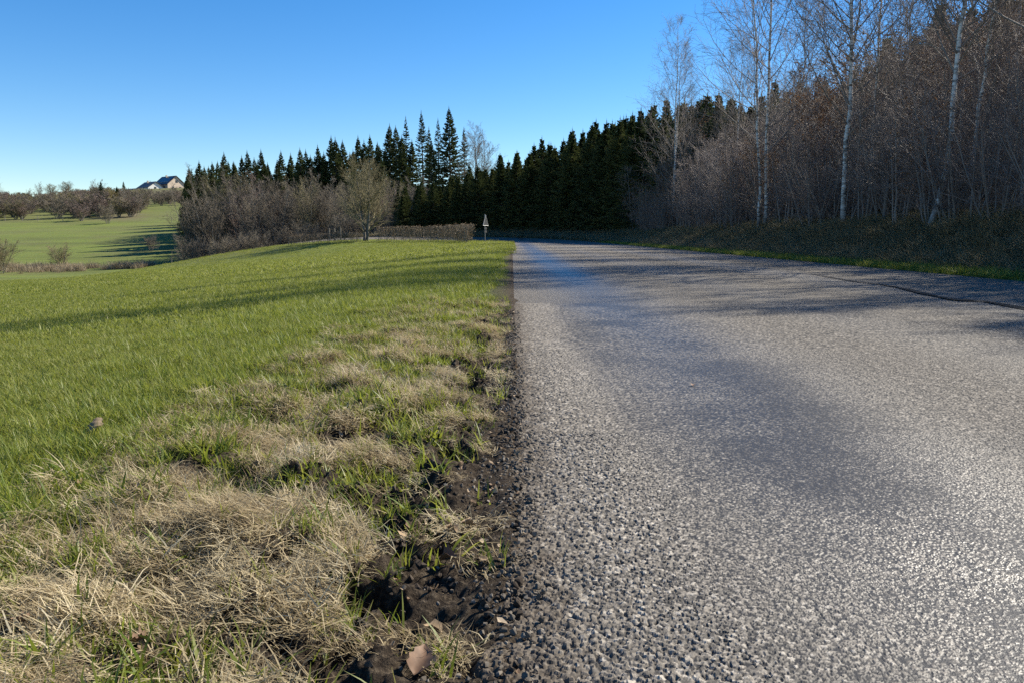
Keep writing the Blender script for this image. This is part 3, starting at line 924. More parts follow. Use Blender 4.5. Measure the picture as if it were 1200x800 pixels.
for px, py, key, dep, lab in ((479, 138, "thin1", 130, "gaunt thin-crowned spruce with a long bare stem beyond the bend"),
                              (497, 131, "thin0", 132, "tallest gaunt spruce with bare lower stem beyond the bend"),
                              (516, 140, "thin1", 138, "thin spruce beside the broad dark spruce beyond the bend"),
                              (529, 127, "far1", 128, "broad tall dark spruce beside the round bare tree"),
                              (545, 150, "thin0", 140, "slim spruce half hidden behind the round bare tree"),
                              (505, 150, "thin0", 142, "lesser gaunt spruce in the rear of the clump")):
    x = lat(px, dep); z0 = zl(x, dep); H = {"thin0": 21, "thin1": 21, "far1": 18}[key]
    s = (z_at(py, dep) - z0) / H
    plant(key, "spruce_tree", x, dep, s, pr.random() * 6.28, lab, "tree", "tall spruces beyond the bend")
dep = 126; x = lat(561, dep)
plant("round1", "bare_tree", x, dep, (z_at(133, dep) - zl(x, dep)) / 20.5, .5, "large round-headed bare tree beside the broad dark spruce", "tree")
x, dep = lat(430, 77), 77
plant("round0", "bare_tree", x, dep, (z_at(172, dep) - zl(x, dep)) / 10.6, 1.0, "olive-tinged round bare tree beside the end of the clipped hedge", "tree")
for k in range(30):
    px = 232 + k * 9.0 + pr.uniform(-5, 5); dep = 112 + pr.uniform(-4, 9) if px < 400 else 100 + pr.uniform(-3, 12)
    py = 203 + pr.uniform(-6, 14) + (8 if px < 250 else 0)
    x = lat(px, dep); z0 = zl(x, dep); s = (z_at(py, dep) - z0) / 11.0
    plant("shrub%d" % pr.choice([0, 0, 1, 1, 2, 3]), "bare_tree", x, dep, s, pr.random() * 6.28, "low bushy bare tree on the sunny edge of the far clump", "tree", "bare trees fringing the far clump")
for k in range(26):
    px = 225 + k * 12 + pr.uniform(-5, 5); dep = 104 + pr.uniform(-4, 5) if px < 400 else 94 + pr.uniform(-2, 5)
    x = lat(px, dep)
    plant("bush0", "bare_bush", x, dep, .9 + .6 * pr.random(), pr.random() * 6, "low dark bare bush at the foot of the far clump", "bush", "bushes at the foot of the far clump")
for k in range(16):      # second storey of young spruces, dark under the tall ones
    px = 450 + k * 9 + pr.uniform(-4, 4); dep = 112 + pr.uniform(-5, 8)
    x = lat(px, dep); s = (z_at(215 + pr.uniform(-12, 14), dep) - zl(x, dep)) / 11.7
    plant("spr%d" % pr.randrange(4), "spruce_tree", x, dep, s, pr.random() * 6, "young dark spruce filling the shade under the tall trees beyond the bend", "tree", "young spruces beyond the bend")

# ------------------------------------------------------------------ clipped hedge
def hedge(name, a0, a1, rr, h, w, seed, label):
    rg = np.random.default_rng(seed)
    tg, lg, sg = Geo(), Geo(), Geo()
    n = int((a1 - a0) * rr * 130)
    a = a0 + (a1 - a0) * rg.random(n); r = rr + (rg.random(n) - .5) * w
    x, y = CX + r * np.cos(a), YC + r * np.sin(a)
    z0 = land(x, y)
    hh = h * (.86 + .12 * fbm(a * 20, r, 2, 4))
    d = rg.normal(0, .35, (n, 3)); d[:, 2] = np.abs(d[:, 2]) + .4; d /= np.linalg.norm(d, axis=1, keepdims=True)
    zz = z0 + rg.random(n) ** .75 * (hh - .15)
    P = np.stack([x, y, zz], 1)[:, None, :] + d[:, None, :] * np.linspace(0, .38, 4)[None, :, None] + rg.normal(0, .02, (n, 4, 3))
    P[:, :, 2] = np.minimum(P[:, :, 2], (z0 + hh)[:, None])
    tubes(tg, P, np.full((n, 4), .006), 3)
    leaves_on(rg, lg, P, 2, .08, .05)
    ns = int((a1 - a0) * rr * 4)
    a = np.linspace(a0, a1, ns) + rg.normal(0, .003, ns)
    x, y = CX + rr * np.cos(a) + rg.normal(0, .06, ns), YC + rr * np.sin(a) + rg.normal(0, .06, ns)
    z0 = land(x, y)
    P = np.stack([x, y, z0 - .1], 1)[:, None, :] + np.array([0, 0, 1.])[None, None, :] * np.linspace(0, h * .9, 4)[None, :, None] + rg.normal(0, .03, (ns, 4, 3))
    tubes(sg, P, np.full((ns, 4), .018), 5)
    o = link(name, None, label=label, cat="hedge", loc=(0, 0, 0))
    link("stems", sg.mesh("hedge_stems", M['grey_bark']), o)
    link("twigs", tg.mesh("hedge_twigs", M['grey_twig']), o)
    link("leaves", lg.mesh("hedge_leaves", M['hedge_leaf']), o, kind="stuff")
hedge("clipped_hedge", .0, 1.02, 20.2, 1.5, 1.0, 81, "long clipped brown hedge inside the bend behind the sign")
hedge("clipped_hedge", 1.10, 1.50, 19.6, 1.05, .8, 82, "short ragged hedge beyond the olive-tinged bare tree")

# ------------------------------------------------------------------ road sign
sx, sy = lat(568.7, 59.5), 59.5
sz = zl(sx, sy)
so = link("road_sign", None, label="triangular road sign on a galvanised post seen nearly edge-on beside the bend", cat="sign", loc=(sx, sy, sz))
so.rotation_euler = (0, 0, R(66))
g = Geo(); t = np.linspace(-.3, 2.12, 4)
tubes(g, np.stack([t * 0, t * 0, t], 1)[None], np.full((1, 4), .038), 10)
tubes(g, np.array([[[0, 0, 2.12], [0, 0, 2.14]]]), np.array([[.04, .001]]), 10)
link("post", g.mesh("sign_post", M['steel'], True), so)
def tri_plate(g, y0, y1, half, zb, zt, cut=.04):
    pts = [(-half, zb + cut), (-half + cut, zb), (half - cut, zb), (half, zb + cut), (cut, zt), (-cut, zt)]
    n = len(pts)
    V = [(x, y0, z) for x, z in pts] + [(x, y1, z) for x, z in pts]
    T = [(0, i + 1, i) for i in range(1, n - 1)] + [(n, n + i, n + i + 1) for i in range(1, n - 1)]
    g.add(V, [(i, (i + 1) % n, n + (i + 1) % n, n + i) for i in range(n)], T)
g = Geo(); tri_plate(g, -.062, -.05, .44, 1.28, 2.06)
plate = link("sign_plate", g.mesh("sign_plate", M['sign_back']), so)
g = Geo()
C = [(-.45, -.06, 1.28), (.45, -.06, 1.28), (0, -.06, 2.08)]
for i in range(3):
    tubes(g, np.array([[C[i], C[(i + 1) % 3]]]), np.full((1, 2), .016), 6)
link("rim", g.mesh("sign_rim", M['sign_edge']), plate)
for zb in (.98, .74):
    g = Geo(); g.box((-.2, -.065, zb), (.2, -.048, zb + .17)); link("small_plate", g.mesh("small_plate", M['sign_back']), so)
    g = Geo(); g.box((-.05, -.05, zb + .06), (.05, .045, zb + .11)); link("clamp", g.mesh("clamp", M['sign_edge']), so)

# ------------------------------------------------------------------ houses on the far hill
def house(px, py_base, dep, w, l, eave, ridge, rz, wall, label, wins, solar=False, chim=True, z=None):
    x = lat(px, dep); z0 = z_at(py_base, dep) if z is None else z
    o = link("house", None, label=label, cat="house", group="houses on the hilltop", loc=(x, dep, z0))
    o.rotation_euler = (0, 0, rz)
    g = Geo(); hw, hl = w / 2, l / 2                 # gables look along -Y / +Y
    V = []
    for yy in (-hl, hl):
        V += [(-hw, yy, -6), (hw, yy, -6), (hw, yy, eave), (0, yy, ridge), (-hw, yy, eave)]
    g.add(V, [(0, 5, 6, 1), (1, 6, 7, 2), (2, 7, 8, 3), (3, 8, 9, 4), (4, 9, 5, 0)], [(0, 1, 2), (0, 2, 4), (2, 3, 4), (5, 7, 6), (5, 9, 7), (7, 9, 8)])
    link("wall", g.mesh("house_wall", wall), o)
    g = Geo(); th = .28; ov = .5
    for s in (-1, 1):
        sl = (ridge - eave) / hw
        xe = (hw + ov) * s; ze = eave - sl * ov
        a = [(0, ridge + .06), (xe, ze + .06), (xe, ze + .06 + th), (0, ridge + .06 + th)]
        V = [(p[0], yy, p[1]) for yy in (-hl - ov, hl + ov) for p in a]
        g.add(V, [(0, 1, 2, 3), (7, 6, 5, 4), (0, 4, 5, 1), (1, 5, 6, 2), (2, 6, 7, 3)])
    rf = link("roof", g.mesh("house_roof", M['roof']), o)
    if chim:
        g = Geo(); g.box((-.9, 1.0, ridge - .8), (-.3, 1.7, ridge + .9)); link("chimney", g.mesh("chimney", M['cream_wall']), rf)
    if solar:
        g = Geo(); sl = (ridge - eave) / hw
        for i in range(4):
            y0 = -hl + 1 + i * (l - 2) / 4; y1 = y0 + (l - 2) / 4 - .15
            V = [(-xx, yy, ridge - sl * xx + .06 + th + dz) for dz in (.02, .10) for xx, yy in ((.8, y0), (.8, y1), (hw - .8, y1), (hw - .8, y0))]
            gg = Geo(); gg.add(V, [(4, 5, 6, 7), (0, 1, 5, 4), (1, 2, 6, 5), (2, 3, 7, 6), (3, 0, 4, 7)])
            link("solar_panel", gg.mesh("solar_panel", M['solar']), rf)
    for side, u, zc, ww, hh in wins:
        if side == 'g': a, b = (u - ww / 2, -hl - .05, zc - hh / 2), (u + ww / 2, -hl + .05, zc + hh / 2)
        else:
            sx_ = -1 if side == 'l' else 1
            a, b = sorted([sx_ * (hw - .05), sx_ * (hw + .05)])
            a, b = (a, u - ww / 2, zc - hh / 2), (b, u + ww / 2, zc + hh / 2)
        g = Geo(); g.box(a, b); wn_ = link("window", g.mesh("window", M['frame']), o)
        g = Geo(); c = .12
        if side == 'g': g.box((a[0] + c, a[1] - .03, a[2] + c), (b[0] - c, a[1] + .02, b[2] - c))
        elif side == 'l': g.box((a[0] - .03, a[1] + c, a[2] + c), (a[0] + .02, b[1] - c, b[2] - c))
        else: g.box((b[0] - .02, a[1] + c, a[2] + c), (b[0] + .03, b[1] - c, b[2] - c))
        link("pane", g.mesh("pane", M['pane']), wn_)
house(206, 223, 392, 9.0, 13, 2.6, 6.4, R(52), M['cream_wall'], "taller cream house with panels on its dark roof on the hilltop",
      [('g', .2, 3.9, 1.3, 1.3), ('g', -1.8, .8, 1.2, 1.3), ('g', 2.0, .8, 1.2, 1.3), ('l', -3, 1.0, 1.4, 1.4), ('l', 1, 1.0, 1.4, 1.4)], True)
house(184, 225, 385, 7.6, 11, 1.8, 4.4, R(50), M['white_wall'], "white gabled house with grey roof beside the taller cream house",
      [('g', -.3, 1.4, 1.1, 1.5), ('g', 1.7, .4, 1.1, 1.2), ('g', -2.1, .4, 1.1, 1.2), ('l', 0, .4, 1.3, 1.2)])
house(163, 229, 395, 8.5, 11, .8, 2.9, R(50), M['white_wall'], "low white bungalow with dark roof below the white gabled house", [('g', 0, .4, 1.2, .9)], chim=False)
house(104, 233, 400, 9, 16, 1.6, 3.4, R(80), M['cream_wall'], "long low house with dark roof behind the hillside shrubs", [('g', 0, .6, 1.2, 1.1)], chim=False)
house(34, 233, 400, 8, 12, .6, 2.2, R(40), M['white_wall'], "white house whose roof just shows over the reddish shrubs", [('g', 0, .3, 1.2, 1.0)], chim=True)

# ------------------------------------------------------------------ shrubs and trees on the far hill
def hill_plant(key, H, px, py_top, dep, label, name="hill_shrub", cat="shrub", group=None, wid=1.0):
    x = lat(px, dep); s = max(.15, (z_at(py_top - (3 if cat == "tree" else 0), dep) - zl(x, dep)) / H)
    plant(key, name, x, dep, s * wid, pr.random() * 6.28, label, cat, group, sz=s)
hill_plant("round0", 10, 70, 218, 380, "left-hand round bare tree of the pair on the skyline", "bare_tree", "tree", wid=1.6)
hill_plant("round0", 10, 88, 215, 380, "right-hand round bare tree of the pair on the skyline", "bare_tree", "tree", wid=1.6)
hill_plant("birch_a", 12, 6, 208, 215, "pale feathery birch at the left end of the hillside shrubs", "silver_birch", "tree", wid=1.1)
hill_plant("far0", 17, 127, 216, 225, "narrow dark spruce among the hillside shrubs beside the yellow willow", "spruce_tree", "tree", wid=1.2)
hill_plant("far2", 16, 145, 222, 222, "dark spruce behind the yellow willow on the hillside", "spruce_tree", "tree", wid=1.2)
hill_plant("far2", 16, 153, 216, 360, "small dark spruce on the skyline by the low bungalow", "spruce_tree", "tree", wid=1.2)
hill_plant("far2", 16, 71, 227, 330, "small dark spruce below the pair of round bare trees", "spruce_tree", "tree", wid=1.5)
hill_plant("far0", 17, 0, 226, 205, "dark spruce at the left end of the far meadow", "spruce_tree", "tree", wid=1.6)
hill_plant("willow", 9.5, 139, 219, 220, "yellowish twiggy willow between two dark spruces on the hillside", "willow_tree", "tree", wid=1.1)
hill_plant("shrub0", 11, 122, 211, 250, "tall bare tree behind the narrow dark spruce on the hillside", "bare_tree", "tree", wid=1.0)
hill_plant("shrub0", 11, 183, 214, 400, "bare tree behind the white gabled house", "bare_tree", "tree", wid=1.0)
hill_plant("shrub1", 11, 56, 217, 300, "tall bare tree on the skyline left of the round pair", "bare_tree", "tree", wid=.9)
hill_plant("shrub0", 11, 44, 223, 300, "bare tree beside the roofs peeping over the shrubs", "bare_tree", "tree", wid=.9)
KIND = {"0": "grey", "1": "grey", "2": "olive-brown", "3": "reddish-brown"}
for k in range(300):
    px = pr.uniform(-14, 226); dep = 198 + 190 * (k / 300) ** .9 + pr.uniform(-6, 6)
    if 172 < px < 222 and dep < 240: continue
    x = lat(px, dep); g0 = zl(x, dep)
    py0 = 275 - (g0 - CAM_H) / dep * 900
    top = py0 - pr.uniform(17, 31) * 225 / dep
    top = max(top, np.interp(px, [0, 60, 120, 165, 180, 230], [224, 226, 218, 220, 220, 220]) + 8 * pr.random())
    if top > py0 - 3: continue
    i = pr.choice("0012223")
    where = "along the top of the far meadow" if dep < 225 else "on the middle of the far hillside" if dep < 300 else "near the houses on the hilltop"
    hill_plant("hshrub" + i, 6, px, top, dep, "bushy %s bare shrub %s" % (KIND[i], where), group="%s shrubs %s" % (KIND[i], where), wid=1.25)
for px, dep, s, lab in ((74, 106, 1.15, "loose bare bush growing in the pale reeds"), (2, 98, 1.5, "bare bush at the left end of the reed strip"),
                        (-6, 96, 1.4, "second bare bush crowding the end of the reed strip"), (180, 128, .9, "lone dark bush in the shaded far meadow"),
                        (132, 188, 1.6, "spreading bush in front of the narrow dark spruce")):
    plant("bush1" if dep < 120 else "bush0", "bare_bush", lat(px, dep), dep, s, pr.random() * 6, lab, "bush")

# fence posts
for k, (px, dep) in enumerate([(203, 105), (3, 196), (13, 196), (33, 196), (51, 196), (80, 196), (206, 190), (228, 186), (388, 82), (394, 80), (401, 82)]):
    x = lat(px, dep); g = Geo()
    t = np.linspace(-.3, 1.25, 3)
    tubes(g, np.stack([t * .02, t * 0, t], 1)[None], np.array([[.07, .065, .06]]), 7)
    g.add([(.06 * math.cos(a), .06 * math.sin(a), 1.25) for a in np.arange(7) * 6.283 / 7] + [(0, 0, 1.28)], None, [(i, (i + 1) % 7, 7) for i in range(7)])
    link("fence_post", g.mesh("fence_post", M['post']), label=("pale fence post alone on the crest of the near field" if k == 0 else
         "weathered fence post along the top of the far meadow" if k < 8 else "weathered fence post before the ragged hedge"),
         cat="post", group=None if k == 0 else ("fence posts of the far meadow" if k < 8 else "fence posts by the ragged hedge"), loc=(x, dep, zl(x, dep)))

# ------------------------------------------------------------------ grass, straw and reeds
def tuft(name, seed, n, rad, hl, w, lean, mat, flat=0.0, comb=0.0, seg=4):
    rg = np.random.default_rng(seed)
    a = rg.random(n) * 6.283; r = rad * np.sqrt(rg.random(n))
    b0 = np.stack([r * np.cos(a), r * np.sin(a), np.full(n, -.006)], 1)
    phi = np.where(rg.random(n) < comb, rg.normal(0, .45, n), rg.random(n) * 6.283)
    L = hl[0] + (hl[1] - hl[0]) * rg.random(n) ** 1.3
    th = lean[0] + (lean[1] - lean[0]) * rg.random(n)          # angle from vertical at the root
    bend = (.25 + .9 * rg.random(n)) * (1 - flat)
    d = np.stack([np.cos(phi), np.sin(phi)], 1)
    sd = np.stack([-np.sin(phi), np.cos(phi), np.zeros(n)], 1)
    sd = sd + rg.normal(0, .25, sd.shape)
    V = np.zeros((n, seg, 2, 3)); p = b0.copy()
    if flat: p[:, 2] += .022 * rg.random(n)
    for s in range(seg):
        f = s / (seg - 1)
        ww = w * (.75 + .5 * rg.random(n)) * 0 + w * (1 - f ** 1.8 * .93)
        V[:, s, 0] = p - sd * ww[:, None] * .5 if np.ndim(ww) else p - sd * ww * .5
        V[:, s, 1] = p + sd * ww[:, None] * .5 if np.ndim(ww) else p + sd * ww * .5
        th2 = th + bend * f
        st = L / (seg - 1)
        p = p + np.stack([d[:, 0] * np.sin(th2) * st, d[:, 1] * np.sin(th2) * st, np.cos(th2) * st], 1)
        if flat: p[:, 2] = np.maximum(p[:, 2] + rg.normal(0, .004, n), .001)
    base = np.arange(n)[:, None] * seg * 2 + np.arange(seg - 1)[None, :] * 2
    Q = np.stack([base, base + 1, base + 3, base + 2], -1).reshape(-1, 4)
    return bpy.data.objects.new(name, build_mesh(name, V.reshape(-1, 3), Q, None, [mat], True))

def scatter(name, protos, x, y, z, scl, rot, idx, label, cat, mask_label=None):
    n = len(x)
    me = bpy.data.meshes.new(name)
    me.vertices.add(n)
    me.vertices.foreach_set("co", np.stack([x, y, z], 1).astype(np.float32).ravel())
    for k, a in (("rot", rot), ("scl", scl)):
        at = me.attributes.new(k, 'FLOAT_VECTOR', 'POINT'); at.data.foreach_set("vector", a.astype(np.float32).ravel())
    at = me.attributes.new("idx", 'INT', 'POINT'); at.data.foreach_set("value", idx.astype(np.int32))
    c = bpy.data.collections.new(name + "_sources")
    for p in protos: c.objects.link(p)
    ng = bpy.data.node_groups.new(name + "_nodes", 'GeometryNodeTree')
    ng.interface.new_socket("Geometry", in_out='INPUT', socket_type='NodeSocketGeometry')
    ng.interface.new_socket("Geometry", in_out='OUTPUT', socket_type='NodeSocketGeometry')
    gi, go = ng.nodes.new("NodeGroupInput"), ng.nodes.new("NodeGroupOutput")
    ci = ng.nodes.new("GeometryNodeCollectionInfo"); ci.inputs[0].default_value = c
    ci.inputs["Separate Children"].default_value = True; ci.inputs["Reset Children"].default_value = True
    iop = ng.nodes.new("GeometryNodeInstanceOnPoints"); iop.inputs["Pick Instance"].default_value = True
    def attr(nm, typ):
        a = ng.nodes.new("GeometryNodeInputNamedAttribute"); a.data_type = typ; a.inputs[0].default_value = nm
        return a.outputs[0]
    L = ng.links
    L.new(gi.outputs[0], iop.inputs["Points"]); L.new(ci.outputs[0], iop.inputs["Instance"])
    L.new(attr("idx", 'INT'), iop.inputs["Instance Index"])
    L.new(attr("rot", 'FLOAT_VECTOR'), iop.inputs["Rotation"]); L.new(attr("scl", 'FLOAT_VECTOR'), iop.inputs["Scale"])
    L.new(iop.outputs[0], go.inputs[0])
    o = link(name, me, label=label, cat=cat, kind="stuff")
    md = o.modifiers.new("scatter", 'NODES'); md.node_group = ng
    return o

def scat(name, protos, x, y, base_scale, label, cat, var=.35, tilt=.12, sink=0.0, comb_dir=None, hscale=None):
    n = len(x)
    z = ground_z(x, y) - sink
    s = base_scale * (1 - var + 2 * var * rng.random(n))
    scl = np.stack([s, s, s if hscale is None else s * hscale], 1)
    rz = rng.random(n) * 6.283 if comb_dir is None else comb_dir + rng.normal(0, .5, n)
    rot = np.stack([rng.normal(0, tilt, n), rng.normal(0, tilt, n), rz], 1)
    return scatter(name, protos, x, y, z, scl, rot, rng.integers(0, len(protos), n), label, cat)

def cand(n, x0, x1, y0, y1):
    return x0 + (x1 - x0) * rng.random(n), y0 + (y1 - y0) * rng.random(n)

def in_view(x, y, m=1.0):
    return (np.abs(x) < .70 * y + m)

short = [tuft("grass_tuft", 100 + i, 60, .055, (.012, .045), .0030, (.2, 1.1), M['grass']) for i in range(5)]
mid = [tuft("grass_tuft", 110 + i, 60, .13, (.018, .055), .0055, (.2, 1.1), M['grass'], seg=3) for i in range(4)]
wide = [tuft("grass_tuft", 120 + i, 60, .36, (.025, .065), .013, (.2, 1.1), M['grass'], seg=3) for i in range(4)]
lush = [tuft("grass_tuft", 130 + i, 46, .05, (.025, .095), .0032, (.15, 1.1), M['verge_grass']) for i in range(5)]
few = [tuft("grass_tuft", 140 + i, 10, .02, (.018, .07), .0034, (.05, 1.0), M['verge_grass']) for i in range(5)]
straw = [tuft("straw_tuft", 150 + i, 100, .05, (.012, .055), .0013, (1.2, 1.6), M['straw'], .9, .55) for i in range(6)]
strawup = [tuft("straw_tuft", 160 + i, 20, .03, (.02, .085), .0015, (.8, 1.5), M['straw'], .3, .5) for i in range(5)]

def verge_noise(x, y): return fbm(x / .28, y / .28, 3, 201)
# field, nearest
x, y = cand(42000, -5.2, -1.0, .6, 6.5); k = in_view(x, y, .5)
k &= rng.random(len(x)) < smooth(1.05, 1.7, -x + .35 * (fbm(x / .4, y / .4, 2, 207) - .5))
x, y = x[k], y[k]
scat("field_grass", short, x, y, 1.05, "short green field grass close to the trampled verge", "grass", hscale=.65 + .8 * fbm(x / .35, y / .35, 3, 210))
x, y = cand(80000, -19, -.55, 5.8, 24); k = in_view(x, y, .6) & (rng.random(len(x)) < np.clip(9 / y, .2, 1)); x, y = x[k], y[k]
k = (x < -.9) | (y > 7); x, y = x[k], y[k]
scat("field_grass", mid, x, y, 1.1, "short green field grass in the middle of the meadow slope", "grass", hscale=.6 + .9 * fbm(x / .6, y / .6, 3, 211))
x, y = cand(80000, -66, -.2, 22, 82); k = in_view(x, y, .6) & (rng.random(len(x)) < np.clip(30 / y, .2, 1)) & (np.abs(road_d(x, y)) > HW + .25); x, y = x[k], y[k]
scat("field_grass", wide, x, y, 1.1, "short green field grass out towards the crest", "grass", hscale=.7 + .6 * fbm(x / 2, y / 2, 3, 212))
# lush strip between trampled verge and field, and along the road further on
x, y = cand(15000, -2.6, -.5, .6, 9); 
w = smooth(.75, 1.05, -x + .55 * (verge_noise(x, y) - .5)) * (1 - smooth(1.5, 2.4, -x)); k = in_view(x, y, .3) & (rng.random(len(x)) < w); x, y = x[k], y[k]
scat("verge_grass", lush, x, y, .8, "longer lush grass between trampled verge and field", "grass", hscale=.6 + .8 * fbm(x / .3, y / .3, 3, 213))
x, y = cand(22000, -2.2, -.08, 4.5, 30); k = (rng.random(len(x)) < .75 * np.clip(9 / y, .15, 1) * smooth(.08, .5, -x - .25 * (1 - smooth(5, 10, y)) + .35 * (fbm(x / .4, y / .6, 2, 208) - .5))); x, y = x[k], y[k]
scat("verge_grass", lush, x, y, 1.15, "yellowish green grass edging the road further on", "grass", hscale=.6 + .6 * fbm(x / .5, y / .5, 3, 214))
x, y = cand(9000, -1.6, -.05, 28, 62); k = (rng.random(len(x)) < .8); x, y = x[k], y[k]
scat("verge_grass", mid, x, y, 1.6, "grass edging the road up to the bend", "grass")
# trampled verge: straw mats, stubble and a few green blades
x, y = cand(17000, -1.35, -.03, .6, 6.8)
s_ = -x; n_ = verge_noise(x, y)
w = (.30 * smooth(.01, .06, s_) + .70 * smooth(.12, .38, s_ + .3 * (n_ - .5))) * (1 - smooth(.7, 1.2, s_ + .3 * (fbm(x / .5, y / .5, 2, 241) - .5))) * smooth(.49, .60, fbm(x / .105, y / .105, 3, 203) + .04 * (1 - smooth(1.3, 3.2, y)))
low = smooth(-.035, -.005, verge(x, y)); k = in_view(x, y, .3) & (rng.random(len(x)) < w * low * np.clip(3.2 / y, .3, 1)); x, y = x[k], y[k]
cd = 3.4 + 5 * (fbm(x / .35, y / .35, 2, 205) - .5)
scat("dead_grass", straw, x, y, 1.0, "matted dead grass flattened on the trampled verge", "grass", tilt=.25, sink=-.004, comb_dir=cd)
x, y = cand(14000, -1.5, -.04, .6, 6.8)
w = smooth(.14, .35, -x) * (1 - smooth(.8, 1.3, -x)) * smooth(.52, .68, fbm(x / .17, y / .17, 3, 215)); k = in_view(x, y, .3) & (rng.random(len(x)) < w * np.clip(3.2 / y, .3, 1)); x, y = x[k], y[k]
cd = 3.4 + 3 * (fbm(x / .3, y / .3, 2, 206) - .5)
scat("dead_grass", strawup, x, y, 1.0, "bristling dead grass stalks on the trampled verge", "grass", tilt=.3, comb_dir=cd)
x, y = cand(30000, -1.35, -.02, .6, 7.2)
w = (.05 + .95 * smooth(.08, .35, -x)) * (.10 + .9 * smooth(.45, .58, fbm(x / .13, y / .13, 3, 216) + .16 * smooth(1.5, 3.2, y) + .12 * smooth(.55, .95, -x))); k = in_view(x, y, .3) & (rng.random(len(x)) < w * .8 * (1 - .45 * (1 - smooth(1.5, 2.3, y)) * (1 - smooth(.7, 1.0, -x)))); x, y = x[k], y[k]
scat("verge_grass", few, x, y, 1.0, "scattered green blades pushing through the trampled verge", "grass", tilt=.25)
def pebble(name, seed, mat):
    rg = np.random.default_rng(seed)
    V = np.array([(a, b, c) for a in (-1, 0, 1) for b in (-1, 0, 1) for c in (-1, 0, 1) if (a, b, c) != (0, 0, 0)], float)
    import bmesh
    bm = bmesh.new()
    for v in V[rg.permutation(26)[:13]]:
        v = v / np.linalg.norm(v) * (.75 + .4 * rg.random()) * np.array([1, .8, .65])
        bm.verts.new(v)
    bmesh.ops.convex_hull(bm, input=bm.verts)
    me = bpy.data.meshes.new(name); bm.to_mesh(me); bm.free(); me.materials.append(mat)
    return bpy.data.objects.new(name, me)
M['stone'] = leaf_material("loose_stone", [(.07, .058, .045), (.14, .12, .095), (.26, .225, .18)], 0, .95, False, .1)
M['clod'] = leaf_material("soil_clod", [(.022, .016, .011), (.045, .033, .023), (.09, .07, .05)], 0, .95)
x, y = cand(5000, -.24, .06, .6, 6); k = rng.random(len(x)) < np.exp(-((x + .02) / .085) ** 2) * np.clip(3 / y, .4, 1); x, y = x[k], y[k]
scat("loose_chippings", [pebble("pebble", 400 + i, M['stone']) for i in range(5)], x, y, .0050, "loose stone chippings along the broken tarmac edge", "gravel", var=.5, tilt=1.0, sink=-.001)
x, y = cand(16000, -1.1, .02, .6, 6); k = in_view(x, y, .2) & (rng.random(len(x)) < smooth(.42, .6, fbm(x / .12, y / .12, 3, 230)) * (1 - smooth(.3, 1.0, -x)) * np.clip(3 / y, .3, 1)); x, y = x[k], y[k]
scat("soil_clods", [pebble("pebble", 410 + i, M['clod']) for i in range(5)], x, y, .0075, "dark soil clods strewn over the trampled verge", "soil", var=.6, tilt=1.0)
lit = []
for i in range(5):
    me = build_mesh("litter", np.array([(-.5, 0, .05), (-.15, .28, .12), (.2, .24, .02), (.5, .03, .12), (.2, -.22, .10), (-.2, -.27, .0), (0, 0, -.03)]) * [1, .8 + .1 * i, 1 + .6 * (i % 3)], None,
                    [(0, 6, 1), (1, 6, 2), (2, 6, 3), (3, 6, 4), (4, 6, 5), (5, 6, 0)], [M['litter']])
    lit.append(bpy.data.objects.new("litter", me))
x, y = cand(3000, -1.2, .03, .6, 6.5); k = in_view(x, y, .2) & (rng.random(len(x)) < (.35 + .65 * smooth(.45, .6, fbm(x / .2, y / .2, 2, 245))) * np.clip(2.5 / y, .3, 1)); x, y = x[k], y[k]
scat("leaf_litter", lit, x, y, .016, "small broken leaf scraps strewn over the trampled verge", "leaf litter", var=.6, tilt=.5, sink=-.008)
# right bank
bank_t = [tuft("bank_tuft", 170 + i, 50, .12, (.15, .5), .009, (.5, 1.35), M['bank_grass'], 0, .55) for i in range(5)]
bank_g = [tuft("bank_tuft", 180 + i, 44, .12, (.05, .15), .007, (.1, .8), M['grass']) for i in range(3)]
x, y = cand(15000, 2 * HW + .55, 2 * HW + 4.2, 8, 66); k = in_view(x, y, 2) & (rng.random(len(x)) < np.clip(22 / y, .35, 1)); x, y = x[k], y[k]
scat("bank_grass", bank_t, x, y, .85, "dry drooping grass covering the bank below the thicket", "grass", comb_dir=np.full(len(x), 3.5), tilt=.2)
x, y = cand(7000, 2 * HW + .02, 2 * HW + 1.0, 7, 64); k = in_view(x, y, 2); x, y = x[k], y[k]
scat("bank_grass", bank_g, x, y, 1.0, "green grass strip between the tarmac and the bank", "grass")
a = rng.uniform(0, 1.4, 3000); r = RAD + HW + .2 + 3.2 * rng.random(3000)
scat("bank_grass", bank_t, CX + r * np.cos(a), YC + r * np.sin(a), 1.5, "dry grass at the outside of the bend", "grass")
# reeds by the stream
reeds = [tuft("reed_tuft", 190 + i, 40, .35, (.4, 1.1), .03, (.02, .6), M['reed'], seg=3) for i in range(3)]
x, y = cand(4000, -82, -50, 97, 112)
k = rng.random(len(x)) < np.exp(-((y - 104.5 - .1 * (x + 60)) / 2.4) ** 2) * smooth(.35, .55, fbm(x / 4, y / 3, 2, 220)); x, y = x[k], y[k]
scat("reeds", reeds, x, y, 1.0, "strip of pale dead reeds in the valley bottom", "reeds")

